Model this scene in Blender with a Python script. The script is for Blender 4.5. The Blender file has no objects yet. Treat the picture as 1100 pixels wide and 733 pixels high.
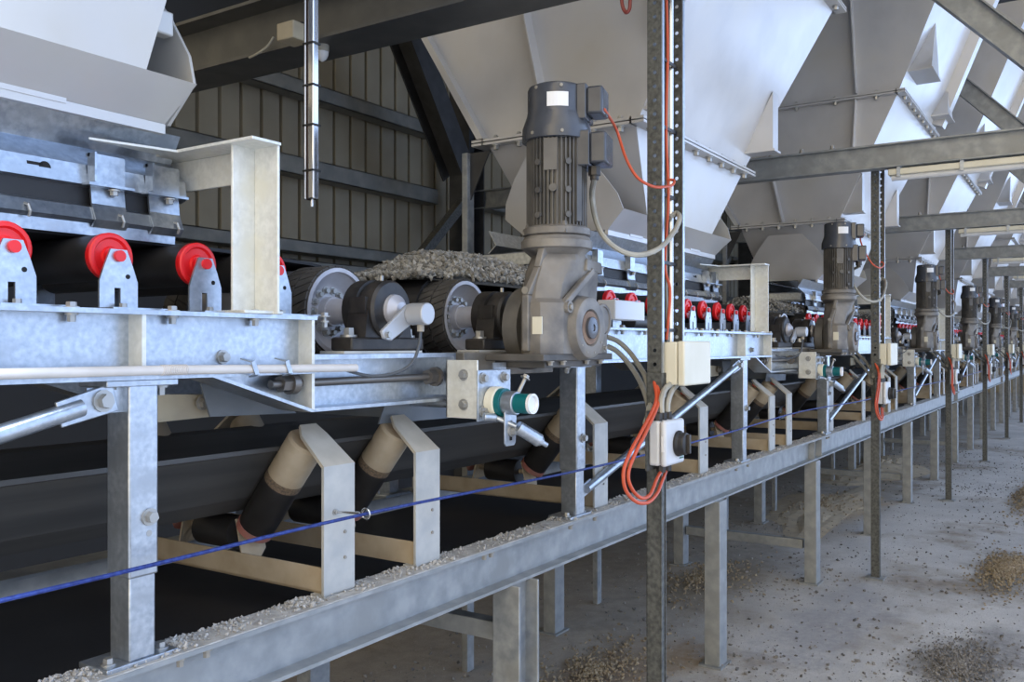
import bpy, math, random
from mathutils import Vector, Matrix
random.seed(7)
S = bpy.context.scene
COL = S.collection
# ------------------------------------------------------------------ survey
F, VX, HY, H = 960.0, 1175.0, 371.0, 1.7          # focal (px of 1100), vanishing point, horizon, eye height
TH = math.atan((VX-550)/F); CT, ST = math.cos(TH), math.sin(TH)
P = 3.9                                            # spacing of the feeders along the row
YC = 2.2                                           # centre line of the conveyor
def _ray(u, v):
    r = (u-550)/F
    return Vector((CT+r*ST, ST-r*CT, -(v-HY)/F))
def WY(u, v, y):
    d = _ray(u, v); t = y/d.y; return Vector((d.x*t, y, H+d.z*t))
def WX(u, v, x):
    d = _ray(u, v); t = x/d.x; return Vector((x, d.y*t, H+d.z*t))
def WZ(u, v, z):
    d = _ray(u, v); t = (z-H)/d.z; return Vector((d.x*t, d.y*t, z))
def R(u):
    d = _ray(u, 0); return d.x/d.y
# ------------------------------------------------------------------ materials
def nodes(name):
    m = bpy.data.materials.new(name); m.use_nodes = True
    nt = m.node_tree; b = nt.nodes['Principled BSDF']
    return m, nt, b
def mat(name, col, rough=.5, metal=0., col2=None, scale=6., bump=0., bscale=40., detail=6., contrast=(.35,.65), stretch=None, spec=None, col3=None, scale3=2.):
    m, nt, b = nodes(name)
    L = nt.links.new
    b.inputs['Roughness'].default_value = rough; b.inputs['Metallic'].default_value = metal
    if spec is not None: b.inputs['Specular IOR Level'].default_value = spec
    b.inputs['Base Color'].default_value = (*col, 1)
    tc = nt.nodes.new('ShaderNodeTexCoord'); src = tc.outputs['Object']
    if stretch:
        mp = nt.nodes.new('ShaderNodeMapping'); mp.inputs['Scale'].default_value = stretch; L(src, mp.inputs['Vector']); src = mp.outputs['Vector']
    if col2:
        n = nt.nodes.new('ShaderNodeTexNoise'); n.inputs['Scale'].default_value = scale; n.inputs['Detail'].default_value = detail
        L(src, n.inputs['Vector'])
        r = nt.nodes.new('ShaderNodeValToRGB'); r.color_ramp.elements[0].position = contrast[0]; r.color_ramp.elements[1].position = contrast[1]
        r.color_ramp.elements[0].color = (*col, 1); r.color_ramp.elements[1].color = (*col2, 1)
        L(n.outputs['Fac'], r.inputs['Fac']); out = r.outputs['Color']
        if col3:
            n3 = nt.nodes.new('ShaderNodeTexNoise'); n3.inputs['Scale'].default_value = scale3; n3.inputs['Detail'].default_value = 4
            L(tc.outputs['Object'], n3.inputs['Vector'])
            r3 = nt.nodes.new('ShaderNodeValToRGB'); r3.color_ramp.elements[0].position = .48; r3.color_ramp.elements[1].position = .68
            mx = nt.nodes.new('ShaderNodeMix'); mx.data_type = 'RGBA'
            L(n3.outputs['Fac'], r3.inputs['Fac']); L(r3.outputs['Color'], mx.inputs['Factor'])
            L(out, mx.inputs[6]); mx.inputs[7].default_value = (*col3, 1); out = mx.outputs[2]
        L(out, b.inputs['Base Color'])
    if bump:
        n2 = nt.nodes.new('ShaderNodeTexNoise'); n2.inputs['Scale'].default_value = bscale; n2.inputs['Detail'].default_value = 5
        L(src, n2.inputs['Vector'])
        bp = nt.nodes.new('ShaderNodeBump'); bp.inputs['Strength'].default_value = bump; bp.inputs['Distance'].default_value = .01
        L(n2.outputs['Fac'], bp.inputs['Height']); L(bp.outputs['Normal'], b.inputs['Normal'])
    return m
def lin(r, g, b):
    f = lambda c: (c/255/12.92) if c <= 10 else ((c/255+.055)/1.055)**2.4
    return (f(r), f(g), f(b))
GALV   = mat('galvanised', lin(162,171,182), .33, .82, lin(192,199,208), 70, .04, 90, contrast=(.3,.7), col3=lin(162,169,178), scale3=14)
GALVLIT  = mat('lit_galvanised', lin(206,207,202), .42, .25, lin(222,223,218), 60, .03, 90, col3=lin(212,211,200), scale3=10)  # paler galvanised: cream light on portal, plates and scraper angle put into colour
GALVD  = mat('galvanised_dull', lin(128,134,140), .55, .35, lin(158,162,165), 22, .05, 50, col3=lin(140,140,136), scale3=4)
GALVDK = mat('galvanised_dark', lin(74,76,76), .55, .35, lin(104,106,104), 60, .04, 80)
BEAMG  = mat('weathered_beam_steel', lin(136,141,144), .5, .3, lin(160,163,165), 14, .05, 60, col3=lin(140,143,144), scale3=6)
DUSTG  = mat('dusty_galvanised', lin(168,170,170), .7, .15, lin(188,188,184), 12, .05, 60)
HOPPER = mat('bin_paint', lin(188,188,190), .32, .2, lin(202,202,204), 3, .02, 20, col3=lin(193,190,184), scale3=1.5)
RED    = mat('red_plastic', lin(226,26,32), .38, 0, lin(214,30,34), 10)
RUBBER = mat('black_rubber', lin(30,30,32), .6, 0, lin(48,47,46), 8, .05, 80)
BELT   = mat('belt_rubber', lin(58,57,56), .55, 0, lin(76,74,71), 5, .04, 30, stretch=(.15,3,3))
BELTUP = mat('feeder_belt_rubber', lin(24,24,28), .6, 0, lin(34,34,36), 5)
LAG    = mat('lagging_rubber', lin(52,51,50), .75, 0, lin(76,73,70), 14, .05, 60)
RIM    = mat('drum_rim_steel', lin(168,169,178), .4, .3, lin(190,191,198), 12, .02, 40)
BLACK  = mat('black_housing', lin(34,33,34), .45, .1, lin(66,62,58), 16, .05, 60, contrast=(.45,.8))
MOTOR  = mat('motor_grey_paint', lin(66,70,79), .24, .15, lin(80,83,90), 12, .02, 50)
MOTORD = mat('motor_fin_paint', lin(72,72,73), .5, .1, lin(96,94,91), 10)
GEAR   = mat('dusty_gear_casting', lin(94,93,94), .55, .1, lin(138,134,128), 11, .1, 40, col3=lin(126,120,112), scale3=7)
GEARD  = mat('dark_gear_casting', lin(70,69,68), .6, .1, lin(96,93,90), 9, .08, 40)
RUST   = mat('rusty_seal', lin(120,98,84), .8, 0, lin(140,118,100), 20)
CREAM  = mat('cream_plastic', lin(214,210,192), .5, 0, lin(222,218,202), 8)
WHITEP = mat('light_grey_plastic', lin(200,203,208), .45, 0, lin(212,214,218), 8)
PANEL  = mat('white_panel', lin(226,228,232), .4)
ORANGE = mat('orange_cable_sheath', lin(206,84,48), .5, 0, lin(190,84,56), 10)
GREYC  = mat('grey_conduit', lin(170,168,158), .5, 0, lin(150,148,140), 12)
WCOND  = mat('white_conduit', lin(212,206,200), .5, 0, lin(200,195,190), 12)
DCABLE = mat('dark_cable', lin(70,76,84), .5)
BLUE   = mat('blue_rope', lin(18,36,104), .55, 0, lin(44,66,140), 90)
TEAL   = mat('teal_plastic', lin(0,98,104), .4)
STEELB = mat('bright_steel', lin(206,206,206), .22, .9)
STAIN  = mat('polished_stainless', lin(214,216,220), .16, .95)
BRONZE = mat('dark_bronze_strip', lin(70,58,54), .3, .6)
BOLT   = mat('zinc_bolt', lin(168,168,166), .4, .7)
BOLTD  = mat('dusty_bolt', lin(150,146,138), .6, .3)
DARKST = mat('dark_frame_steel', lin(52,54,58), .5, .25, lin(68,70,74), 8)
RAILM  = mat('rail_steel', lin(120,122,121), .5, .35, lin(140,140,135), 8)
DUSTB  = mat('stone_dust', lin(158,156,152), .95, 0, lin(188,186,182), 30, .5, 60)
PEDM   = mat('dusty_pedestal', lin(104,102,98), .7, .1, lin(134,130,124), 12, .05, 60)
GIRD   = mat('girder_paint', lin(78,80,82), .45, .25, lin(94,95,95), 6)
SENS   = mat('sensor_grey', lin(172,175,180), .4, .3)
GALVS  = mat('bright_galvanised', lin(150,158,169), .28, .9, lin(178,185,194), 60, .04, 90, col3=lin(160,166,174), scale3=12)
DUSTTAN2 = mat('dusty_leg_top', lin(172,166,154), .8, .05, lin(184,178,166), 14, .05, 60)
mat_dustmix = mat('roller_dust_edge', lin(132,112,90), .85, 0, lin(84,74,64), 160, contrast=(.3,.7))
DUSTTAN= mat('dust_coated_tan', lin(172,156,132), .85, 0, lin(186,172,150), 14, .05, 60)
PINK   = mat('faded_red_ring', lin(168,104,94), .7, 0, lin(150,110,100), 20)
GUNM   = mat('oily_thread_steel', lin(120,116,112), .4, .7)
TANSH  = mat('tan_plate', lin(186,176,152), .7, 0, lin(170,160,140), 10)
NAVYP  = mat('dull_chute_steel', lin(104,112,122), .6, .2, lin(120,126,132), 8)
BRSTR  = mat('stone_grey', lin(128,124,116), .9, 0, lin(160,154,144), 30)
# roller body: dust band near one end is real dirt (own material), shell black
SHELLB = mat('roller_shell', lin(34,33,34), .5, .1, lin(50,48,48), 10)
# wall cladding
CLAD   = mat('cladding_sheet', lin(150,142,123), .5, .1, lin(160,152,133), 3)
ROOFM  = mat('roof_sheet', lin(60,62,66), .6, .1)
def stone_mat(name, cols):
    m, nt, b = nodes(name); L = nt.links.new
    g = nt.nodes.new('ShaderNodeNewGeometry')
    r = nt.nodes.new('ShaderNodeValToRGB'); r.color_ramp.interpolation = 'LINEAR'
    els = r.color_ramp.elements
    els[0].color = (*cols[0],1); els[1].color = (*cols[-1],1)
    for i, c in enumerate(cols[1:-1]):
        e = els.new((i+1)/(len(cols)-1)); e.color = (*c,1)
    L(g.outputs['Random Per Island'], r.inputs['Fac']); L(r.outputs['Color'], b.inputs['Base Color'])
    b.inputs['Roughness'].default_value = .85
    return m
STONE  = stone_mat('crushed_stone', [lin(104,102,97), lin(144,141,133), lin(168,164,155), lin(122,119,112), lin(192,187,178)])
HEAPB  = mat('heap_gap_shade', lin(74,72,68), .95, 0, lin(92,90,86), 60)  # dark mound colour paints the shade in gaps between the stones
STONEL = stone_mat('pale_grit', [lin(150,147,142), lin(178,175,170), lin(196,193,188), lin(166,163,158)])
STONED = stone_mat('floor_grit', [lin(88,86,84), lin(116,113,110), lin(140,137,133), lin(102,99,96)])
STONEB = stone_mat('brown_grit', [lin(118,104,84), lin(142,128,104), lin(160,148,126), lin(128,112,90)])
def floor_mat():
    m, nt, b = nodes('dusty_concrete'); L = nt.links.new
    tc = nt.nodes.new('ShaderNodeTexCoord')
    def noise(scale, detail=6, rough=.6):
        n = nt.nodes.new('ShaderNodeTexNoise'); n.inputs['Scale'].default_value = scale; n.inputs['Detail'].default_value = detail; n.inputs['Roughness'].default_value = rough
        L(tc.outputs['Object'], n.inputs['Vector']); return n.outputs['Fac']
    def ramp(fac, a, bb, ca, cb):
        r = nt.nodes.new('ShaderNodeValToRGB'); r.color_ramp.elements[0].position = a; r.color_ramp.elements[1].position = bb
        r.color_ramp.elements[0].color = (*ca,1); r.color_ramp.elements[1].color = (*cb,1); L(fac, r.inputs['Fac']); return r.outputs['Color']
    def mix(fac, a, bcol):
        x = nt.nodes.new('ShaderNodeMix'); x.data_type = 'RGBA'; L(fac, x.inputs['Factor']); L(a, x.inputs[6])
        if isinstance(bcol, tuple): x.inputs[7].default_value = (*bcol,1)
        else: L(bcol, x.inputs[7])
        return x.outputs[2]
    base = ramp(noise(1.1), .35, .68, lin(168,166,164), lin(204,201,197))
    fine = ramp(noise(55, 4, .7), .50, .66, (0,0,0), (1,1,1))
    sp = ramp(noise(130, 3, .6), .58, .66, (0,0,0), (.8,.8,.8))
    c = mix(fine, base, lin(178,175,172)); c = mix(sp, c, lin(116,114,111))
    dirt = ramp(noise(.75, 7, .65), .52, .64, (0,0,0), (.85,.85,.85))
    brown = ramp(noise(16, 5, .7), .4, .65, lin(118,106,92), lin(150,138,120))
    c = mix(dirt, c, brown)
    sp_ = nt.nodes.new('ShaderNodeSeparateXYZ'); L(tc.outputs['Object'], sp_.inputs['Vector'])
    am = nt.nodes.new('ShaderNodeMath'); am.operation = 'MULTIPLY_ADD'; L(noise(1.3, 6, .65), am.inputs[0]); am.inputs[1].default_value = 1.6; L(sp_.outputs['Y'], am.inputs[2])
    sm = nt.nodes.new('ShaderNodeMapRange'); sm.interpolation_type = 'SMOOTHSTEP'; sm.inputs['From Min'].default_value = 2.35; sm.inputs['From Max'].default_value = 3.1; sm.inputs['To Max'].default_value = .75; L(am.outputs[0], sm.inputs['Value'])
    c = mix(sm.outputs['Result'], c, ramp(noise(9, 6, .7), .35, .65, lin(122,112,98), lin(152,142,126)))
    # worn dirt patches: (centre x, y, radius x, y, soil colour)
    warp = noise(2.6, 6, .65); grain = ramp(noise(24, 5, .7), .3, .7, (.35,.35,.35), (1,1,1))
    for px, py, rx, ry, col in PATCHES:
        mp = nt.nodes.new('ShaderNodeMapping'); mp.vector_type = 'TEXTURE'; mp.inputs['Location'].default_value = (px, py, 0); mp.inputs['Scale'].default_value = (rx, ry, 1e6); L(tc.outputs['Object'], mp.inputs['Vector'])
        ln = nt.nodes.new('ShaderNodeVectorMath'); ln.operation = 'LENGTH'; L(mp.outputs['Vector'], ln.inputs[0])
        a2 = nt.nodes.new('ShaderNodeMath'); a2.operation = 'MULTIPLY_ADD'; L(warp, a2.inputs[0]); a2.inputs[1].default_value = 2.4; L(ln.outputs['Value'], a2.inputs[2])
        s2 = nt.nodes.new('ShaderNodeMapRange'); s2.interpolation_type = 'SMOOTHSTEP'; s2.inputs['From Min'].default_value = 2.35; s2.inputs['From Max'].default_value = 1.55; s2.inputs['To Max'].default_value = .9; L(a2.outputs[0], s2.inputs['Value'])
        m2 = nt.nodes.new('ShaderNodeMath'); m2.operation = 'MULTIPLY'; L(s2.outputs['Result'], m2.inputs[0]); L(grain, m2.inputs[1])
        c = mix(m2.outputs[0], c, col)
    L(c, b.inputs['Base Color']); b.inputs['Roughness'].default_value = .8
    bp = nt.nodes.new('ShaderNodeBump'); bp.inputs['Strength'].default_value = .35; bp.inputs['Distance'].default_value = .012
    L(noise(70, 6, .7), bp.inputs['Height']); L(bp.outputs['Normal'], b.inputs['Normal'])
    return m
PATCHES = [(7.6,.55,.9,.30,lin(112,104,90)), (5.25,.62,.55,.30,lin(92,90,88)), (5.6,.45,.5,.2,lin(104,102,102)), (11.5,.62,1.6,.2,lin(110,102,90)), (4.05,2.1,.6,.32,lin(126,104,78)), (4.6,1.85,.35,.2,lin(140,118,90)), (6.2,2.3,.8,.35,lin(122,110,90)), (9.6,2.2,1.4,.4,lin(168,142,104)), (5.6,1.35,1.1,.35,lin(142,142,146))]
FLOORM = floor_mat()
mat_hole = mat("hole_shadow", lin(20,20,22), .8)  # flat dark marks drawn for holes and slots, shade put into colour
# ------------------------------------------------------------------ mesh builder
ORIG = {}
class MB:
    def __init__(s): s.v = []; s.f = []; s.m = []; s.cur = 0
    def mat(s, i): s.cur = i; return s
    def add(s, vs, fs):
        o = len(s.v); s.v += [Vector(p) for p in vs]
        s.f += [tuple(i+o for i in f) for f in fs]; s.m += [s.cur]*len(fs); return s
    def box(s, x0, x1, y0, y1, z0, z1, c=0.):
        if x1 < x0: x0, x1 = x1, x0
        if y1 < y0: y0, y1 = y1, y0
        if z1 < z0: z0, z1 = z1, z0
        return s.add([(x0,y0,z0),(x1,y0,z0),(x1,y1,z0),(x0,y1,z0),(x0,y0,z1),(x1,y0,z1),(x1,y1,z1),(x0,y1,z1)],
                     [(0,3,2,1),(4,5,6,7),(0,1,5,4),(1,2,6,5),(2,3,7,6),(3,0,4,7)])
    def hexa(s, b, t):                      # 4 bottom + 4 top points
        return s.add(list(b)+list(t), [(0,3,2,1),(4,5,6,7),(0,1,5,4),(1,2,6,5),(2,3,7,6),(3,0,4,7)])
    def bar(s, p, q, w, h, up=(0,0,1)):
        p, q = Vector(p), Vector(q); d = (q-p).normalized(); up = Vector(up)
        a = d.cross(up)
        if a.length < 1e-4: a = d.cross(Vector((1,0,0)))
        a.normalize(); b = a.cross(d); a = a*w/2; b = b*h/2
        return s.hexa([p-a-b, p+a-b, p+a+b, p-a+b], [q-a-b, q+a-b, q+a+b, q-a+b])
    def cyl(s, p, q, r1, r2=None, n=20, caps=True):
        return s.lathe(p, q, [(0, r1), (1, r1 if r2 is None else r2)], n, caps, True)
    def lathe(s, p, q, prof, n=24, caps=True, frac=False):
        p, q = Vector(p), Vector(q); L = (q-p).length; d = (q-p)/L
        a = d.orthogonal().normalized(); b = d.cross(a)
        vs, fs = [], []
        for t, r in prof:
            c = p + d*(t*L if frac else t)
            for i in range(n):
                an = 2*math.pi*i/n; vs.append(c + a*(r*math.cos(an)) + b*(r*math.sin(an)))
        for k in range(len(prof)-1):
            for i in range(n):
                j = (i+1) % n; fs.append((k*n+i, k*n+j, (k+1)*n+j, (k+1)*n+i))
        if caps:
            fs.append(tuple(reversed(range(n)))); fs.append(tuple((len(prof)-1)*n+i for i in range(n)))
        return s.add(vs, fs)
    def tube(s, pts, r, n=8, caps=True):
        pts = [Vector(p) for p in pts]; vs, fs = [], []; N = len(pts)
        t = (pts[1]-pts[0]).normalized(); a = t.orthogonal().normalized()
        for k in range(N):
            if k == 0: t = pts[1]-pts[0]
            elif k == N-1: t = pts[-1]-pts[-2]
            else: t = pts[k+1]-pts[k-1]
            t.normalize(); a = (a - t*a.dot(t)).normalized(); b = t.cross(a)
            for i in range(n):
                an = 2*math.pi*i/n; vs.append(pts[k]+a*(r*math.cos(an))+b*(r*math.sin(an)))
        for k in range(N-1):
            for i in range(n):
                j = (i+1) % n; fs.append((k*n+i, k*n+j, (k+1)*n+j, (k+1)*n+i))
        if caps: fs.append(tuple(reversed(range(n)))); fs.append(tuple((N-1)*n+i for i in range(n)))
        return s.add(vs, fs)
    def prism(s, poly, vec):                # planar 3-D polygon extruded along vec
        n = len(poly); vec = Vector(vec); A = [Vector(p) for p in poly]; B = [p+vec for p in A]
        fs = [tuple(reversed(range(n))), tuple(range(n, 2*n))]
        fs += [(i, (i+1) % n, n+(i+1) % n, n+i) for i in range(n)]
        return s.add(A+B, fs)
    def sheet(s, pts, vec, t=.004):         # polyline profile (open) extruded along vec, with thickness t
        pts = [Vector(p) for p in pts]; vec = Vector(vec); n = len(pts); off = []
        for i in range(n):
            d = (pts[min(i+1, n-1)]-pts[max(i-1, 0)]).normalized(); off.append(vec.normalized().cross(d).normalized()*t)
        A = pts; B = [p+o for p, o in zip(pts, off)]
        for i in range(n-1):
            s.hexa([A[i], A[i+1], B[i+1], B[i]], [A[i]+vec, A[i+1]+vec, B[i+1]+vec, B[i]+vec])
        return s
    def loft(s, secs, caps=True):
        n = len(secs[0]); vs = [p for q in secs for p in q]; fs = []
        for k in range(len(secs)-1):
            for i in range(n):
                j = (i+1) % n; fs.append((k*n+i, k*n+j, (k+1)*n+j, (k+1)*n+i))
        if caps: fs.append(tuple(reversed(range(n)))); fs.append(tuple((len(secs)-1)*n+i for i in range(n)))
        return s.add(vs, fs)
    def hexn(s, p, d, r, h):                # bolt head / nut
        p = Vector(p); d = Vector(d).normalized()
        s.cyl(p, p+d*h*.25, r*1.45, n=12); return s.cyl(p+d*h*.25, p+d*h, r, r*.93, n=6)
    def ibeam_x(s, x0, x1, yc, z0, z1, w, tf=.010, tw=.008):
        s.box(x0, x1, yc-w/2, yc+w/2, z1-tf, z1); s.box(x0, x1, yc-w/2, yc+w/2, z0, z0+tf)
        return s.box(x0, x1, yc-tw/2, yc+tw/2, z0+tf, z1-tf)
    def ibeam(s, p, q, w, h, tf=.012, tw=.009, up=(0,0,1)):
        p, q = Vector(p), Vector(q); d = (q-p).normalized(); up = Vector(up); a = d.cross(up).normalized(); b = a.cross(d)
        o = b*(h/2-tf/2); s.bar(p+o, q+o, w, tf, up); s.bar(p-o, q-o, w, tf, up); return s.bar(p, q, tw, h-2*tf, up)
    def stone(s, c, r, k=None):
        # a random lump: squashed octahedron-like hull with 6..8 corners
        c = Vector(c); M = Matrix.Rotation(random.random()*6.28, 3, Vector((random.gauss(0,1), random.gauss(0,1), random.gauss(0,1))).normalized())
        sx, sy, sz = (r*random.uniform(.7, 1.25), r*random.uniform(.6, 1.1), r*random.uniform(.5, .9))
        j = lambda: random.uniform(.72, 1.1)
        vs = [(sx*j(), 0, 0), (-sx*j(), 0, 0), (sx*.2, sy*j(), 0), (-sx*.2, -sy*j(), 0), (0, sy*.2, sz*j()), (0, -sy*.2, -sz*j())]
        return s.add([c+M@Vector(p) for p in vs], [(0,2,4),(2,1,4),(1,3,4),(3,0,4),(2,0,5),(1,2,5),(3,1,5),(0,3,5)])
    def build(s, name, mats, parent=None, bevel=0., smooth=35, origin=None):
        if not isinstance(mats, (list, tuple)): mats = [mats]
        if parent is not None: og = ORIG[parent.name]
        elif origin is not None: og = Vector(origin)
        else:
            lo = [min(p[i] for p in s.v) for i in range(3)]; hi = [max(p[i] for p in s.v) for i in range(3)]
            og = Vector(((lo[0]+hi[0])/2, (lo[1]+hi[1])/2, lo[2]))
        me = bpy.data.meshes.new(name); me.from_pydata([p-og for p in s.v], [], s.f)
        for m in mats: me.materials.append(m)
        me.polygons.foreach_set('material_index', s.m)
        me.polygons.foreach_set('use_smooth', [bool(smooth)]*len(s.f))
        me.update()
        import bmesh
        bm = bmesh.new(); bm.from_mesh(me); bmesh.ops.recalc_face_normals(bm, faces=bm.faces); bm.to_mesh(me); bm.free()
        if smooth: me.set_sharp_from_angle(angle=math.radians(smooth))
        o = bpy.data.objects.new(name, me); COL.objects.link(o); ORIG[o.name] = og
        if parent is not None: o.parent = parent
        else: o.location = og
        if bevel:
            b = o.modifiers.new('bevel', 'BEVEL'); b.width = bevel; b.segments = 2; b.limit_method = 'ANGLE'; b.angle_limit = math.radians(50)
        return o
def tag(o, label=None, cat=None, group=None, kind=None):
    if label: o['label'] = label
    if cat: o['category'] = cat
    if group: o['group'] = group
    if kind: o['kind'] = kind
    return o
def thing(name, loc, label, cat, group=None):
    o = bpy.data.objects.new(name, None); o.empty_display_size = .05; COL.objects.link(o); o.location = loc; ORIG[o.name] = Vector(loc)
    return tag(o, label, cat, group)
def copy_tree(o, dx=0, parent=None):
    c = o.copy(); COL.objects.link(c)
    if parent is None: c.location.x += dx
    else: c.parent = parent
    ORIG[c.name] = ORIG[o.name] + Vector((dx, 0, 0))
    for ch in list(o.children): copy_tree(ch, 0, c)
    return c
def multi(name, mt, parent, fn, pos, **k):
    # one small part repeated: every piece is an object of its own, all share one mesh
    m = MB(); fn(m, Vector(pos[0])); a = m.build(name, mt, parent, **k)
    for p in pos[1:]:
        c = a.copy(); COL.objects.link(c); c.parent = parent; c.location = Vector(p)-Vector(pos[0]); ORIG[c.name] = ORIG[a.name]
    return a
def spline(pts, n=8):
    pts = [Vector(p) for p in pts]; out = []
    q = [pts[0]*2-pts[1]] + pts + [pts[-1]*2-pts[-2]]
    for i in range(1, len(q)-2):
        for k in range(n):
            t = k/n; a, b, c, d = q[i-1], q[i], q[i+1], q[i+2]
            out.append(.5*((2*b)+(c-a)*t+(2*a-5*b+4*c-d)*t*t+(3*b-a-3*c+d)*t**3))
    return out+[pts[-1]]
ORD = ['nearest','second','third','fourth','fifth','sixth','seventh','eighth','ninth']
REPEAT = []     # (object, label template, first k, last k, group): things built at the second feeder (k = 0), copied along the row
def rep(o, tmpl, k0=-1, k1=6): REPEAT.append((o, tmpl, k0, k1)); return o
def lab(tmpl, k):
    f = ORD[k+1]; g = ORD[k]if k >= 0 else ORD[0]
    return tmpl.replace('{f}', f).replace('{g}', g)

# ================================================================== SETTING
def structure(name, mb, m, **k): return tag(mb.build(name, m, origin=(0,0,0), **k), kind='structure')
structure('floor', MB().box(-6, 44, -26, 7, -.2, 0), FLOORM, smooth=0)
w = MB()
prof = []
x = 2.3
while x < 37:
    prof += [(x, 5.20), (x+.158, 5.20), (x+.164, 5.235), (x+.184, 5.235)]; x += .19
w.sheet([(a, b, 0) for a, b in prof], (0, 0, 7.0), .003)
structure('wall_back', w, CLAD, smooth=0)
structure('ceiling', MB().box(1.6, 37, -4.5, 5.4, 7.0, 7.06), ROOFM, smooth=0)  # shed roof; unseen front overhang stretched to keep direct sun on the yard
structure('shade_panel_1', MB().box(2.3, 4.35, 5.08, 5.12, 3.62, 7.0), ROOFM, smooth=0)  # added dark sheet, the gloom above the girder put into its colour
structure('shade_panel_2', MB().box(-6, 36.4, 4.86, 4.95, 0, 2.19), ROOFM, smooth=0)  # added dark wall for gloom behind the belt; unseen left end darkens leg reflections
structure('wall_right', MB().box(36.5, 36.6, -1, 5.4, 0, 7.0), CLAD, smooth=0)
# sheeting rails on the back wall
def rail(name, x0, x1, z0, z1, y=5.05, label='', d=.12):
    m = MB(); m.box(x0, x1, y-.01, y, z0, z1); m.box(x0, x1, y-.01, y+d, z1-.01, z1); m.box(x0, x1, y-.01, y+d, z0, z0+.01)
    return tag(m.build(name, RAILM, bevel=.002), label, 'rail', None)
rail('sheeting_rail', 2.35, 6.5, 2.99, 3.13, label='dark steel sheeting rail across the tan cladding, at mid height behind the hanging tube')
rail('sheeting_rail', 2.35, 6.5, 3.60, 3.72, label='dark upper sheeting rail on the tan cladding, just below the roof beam')
rail('sheeting_rail', 2.35, 36, 2.40, 2.50, label='lowest dark sheeting rail on the cladding, just above the feeder belts')
rail('base_channel', 2.35, 36, 2.20, 2.33, y=4.90, label='dark channel along the foot of the tan cladding, under the lowest rail')
rail('sheeting_rail', 7.0, 36, 3.05, 3.18, label='dark sheeting rail on the cladding far behind the second and further bins')
# shed columns and braces
for i, xx in enumerate((6.62, 14.5, 22.3, 30.1)):
    m = MB(); m.ibeam((xx, 4.8, 0), (xx, 4.8, 7.0), .22, .24, .014, .01, up=(1,0,0))
    c = tag(m.build('shed_column', DARKST), ['dark steel shed column left of the first full bin, where the wall rails end', 'dark shed column in the shade behind the third bin', 'dark shed column far behind the fifth bin', 'farthest dark shed column behind the last bins'][i], 'column', None)
m = MB(); m.ibeam(WY(430, 22, 4.5), WY(493, 188, 4.5), .2, .22, .014, .01, up=(0,1,0))
tag(m.build('shed_brace', DARKST), 'heavy dark steel brace slanting down to the shed column, left of the first full bin', 'brace')
m = MB(); m.bar(WY(449, 277, 4.75), WY(498, 214, 4.75), .03, .11, up=(0,1,0)); m.bar(WY(452, 279, 4.70), WY(501, 216, 4.70), .08, .012, up=(0,1,0))
tag(m.build('shed_brace', GALVDK), 'thin steel brace rising to the column from behind the gravel heap', 'brace')
# cross girder of the shed (upper left)
m = MB(); m.ibeam((3.03, 5.1, 3.22), (3.03, .9, 3.22), .25, .27, .016, .012)
g = tag(m.build('roof_girder', GIRD), 'deep steel roof girder crossing the upper left above the hanging tube', 'beam')
# sloping light-coloured roof trough over the girder is hidden by shade; small fittings on the girder
o = thing('junction_box', WX(306, 32, 2.90), 'small tan junction box on the side of the roof girder at upper left', 'box')
p0 = WX(293, 43, 2.89); p1 = WX(318, 20, 2.89); 
m = MB(); m.box(2.80, 2.906, WX(315, 32, 2.80).y, WX(297, 32, 2.80).y, WX(306, 42, 2.80).z, WX(306, 23, 2.80).z); m.build('box_body', TANSH, o, bevel=.006)
m = MB(); m.cyl(WX(317, 31, 2.86), WX(317, 31, 2.86)+Vector((0,-.05,0)), .022); m.build('gland', BLACK, o)
m = MB(); m.tube(spline([WX(294, 40, 2.885), WX(287, 50, 2.885), WX(276, 58, 2.885), WX(268, 62, 2.89)]), .006); m.build('cable', GREYC, o)
o = thing('bulkhead_lamp', WX(345, 62, 3.2), 'small round glass lamp under the roof girder, right of the hanging tube', 'lamp')
c = WX(346, 58, 2.98); c.z = 3.085; 
MB().cyl(c, c-Vector((0,0,.03)), .032).build('base', GREYC, o); MB().lathe(c-Vector((0,0,.03)), c-Vector((0,0,.075)), [(0,.029),(.4,.028),(.75,.02),(1,.005)], frac=True).build('globe', WHITEP, o)
o = tag(MB().tube(spline([(3.0, WX(667,0,3.0).y, 3.09), WX(668,2,3.0), WX(672,13,3.0), WX(676,10,3.0), WX(677,-2,3.0), (3.0, WX(678,0,3.0).y, 3.09)]), .007).build('cable_loop', mat('brown_red_cable', lin(120,52,48), .5)), 'brown red cable loop dipping into view at the top edge, left of the perforated post', 'cable')
# hanging stainless tube
tx, ty = 2.0, 2.0/R(334)
hb = WX(334, 214, tx).z
o = thing('hanging_tube', (tx, ty, hb), 'polished stainless tube hanging in front of the cladding, banded with black straps', 'tube')
q = tx/R(327.5); q2 = tx/R(341)
MB().box(tx-.003, tx+.024, ty-.012, ty+.012, hb, 3.9).build('tube_body', STAIN, o, bevel=.005)
MB().box(tx-.001, tx+.022, ty+.012, ty+.021, hb, 3.9).build('bronze_strip', BRONZE, o, bevel=.003)
MB().box(tx-.004, tx+.022, ty+.021, ty+.028, hb, 3.9).build('edge_strip', STAIN, o, bevel=.003)
for v in (46, 91, 134, 183):
    z = WX(334, v, tx).z; MB().box(tx-.006, tx+.028, ty-.015, ty+.031, z-.003, z+.003).build('strap', BLACK, o)
MB().cyl((tx+.012, ty+.008, hb), (tx+.012, ty+.008, hb-.022), .005).build('drip_nipple', STEELB, o)
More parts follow.
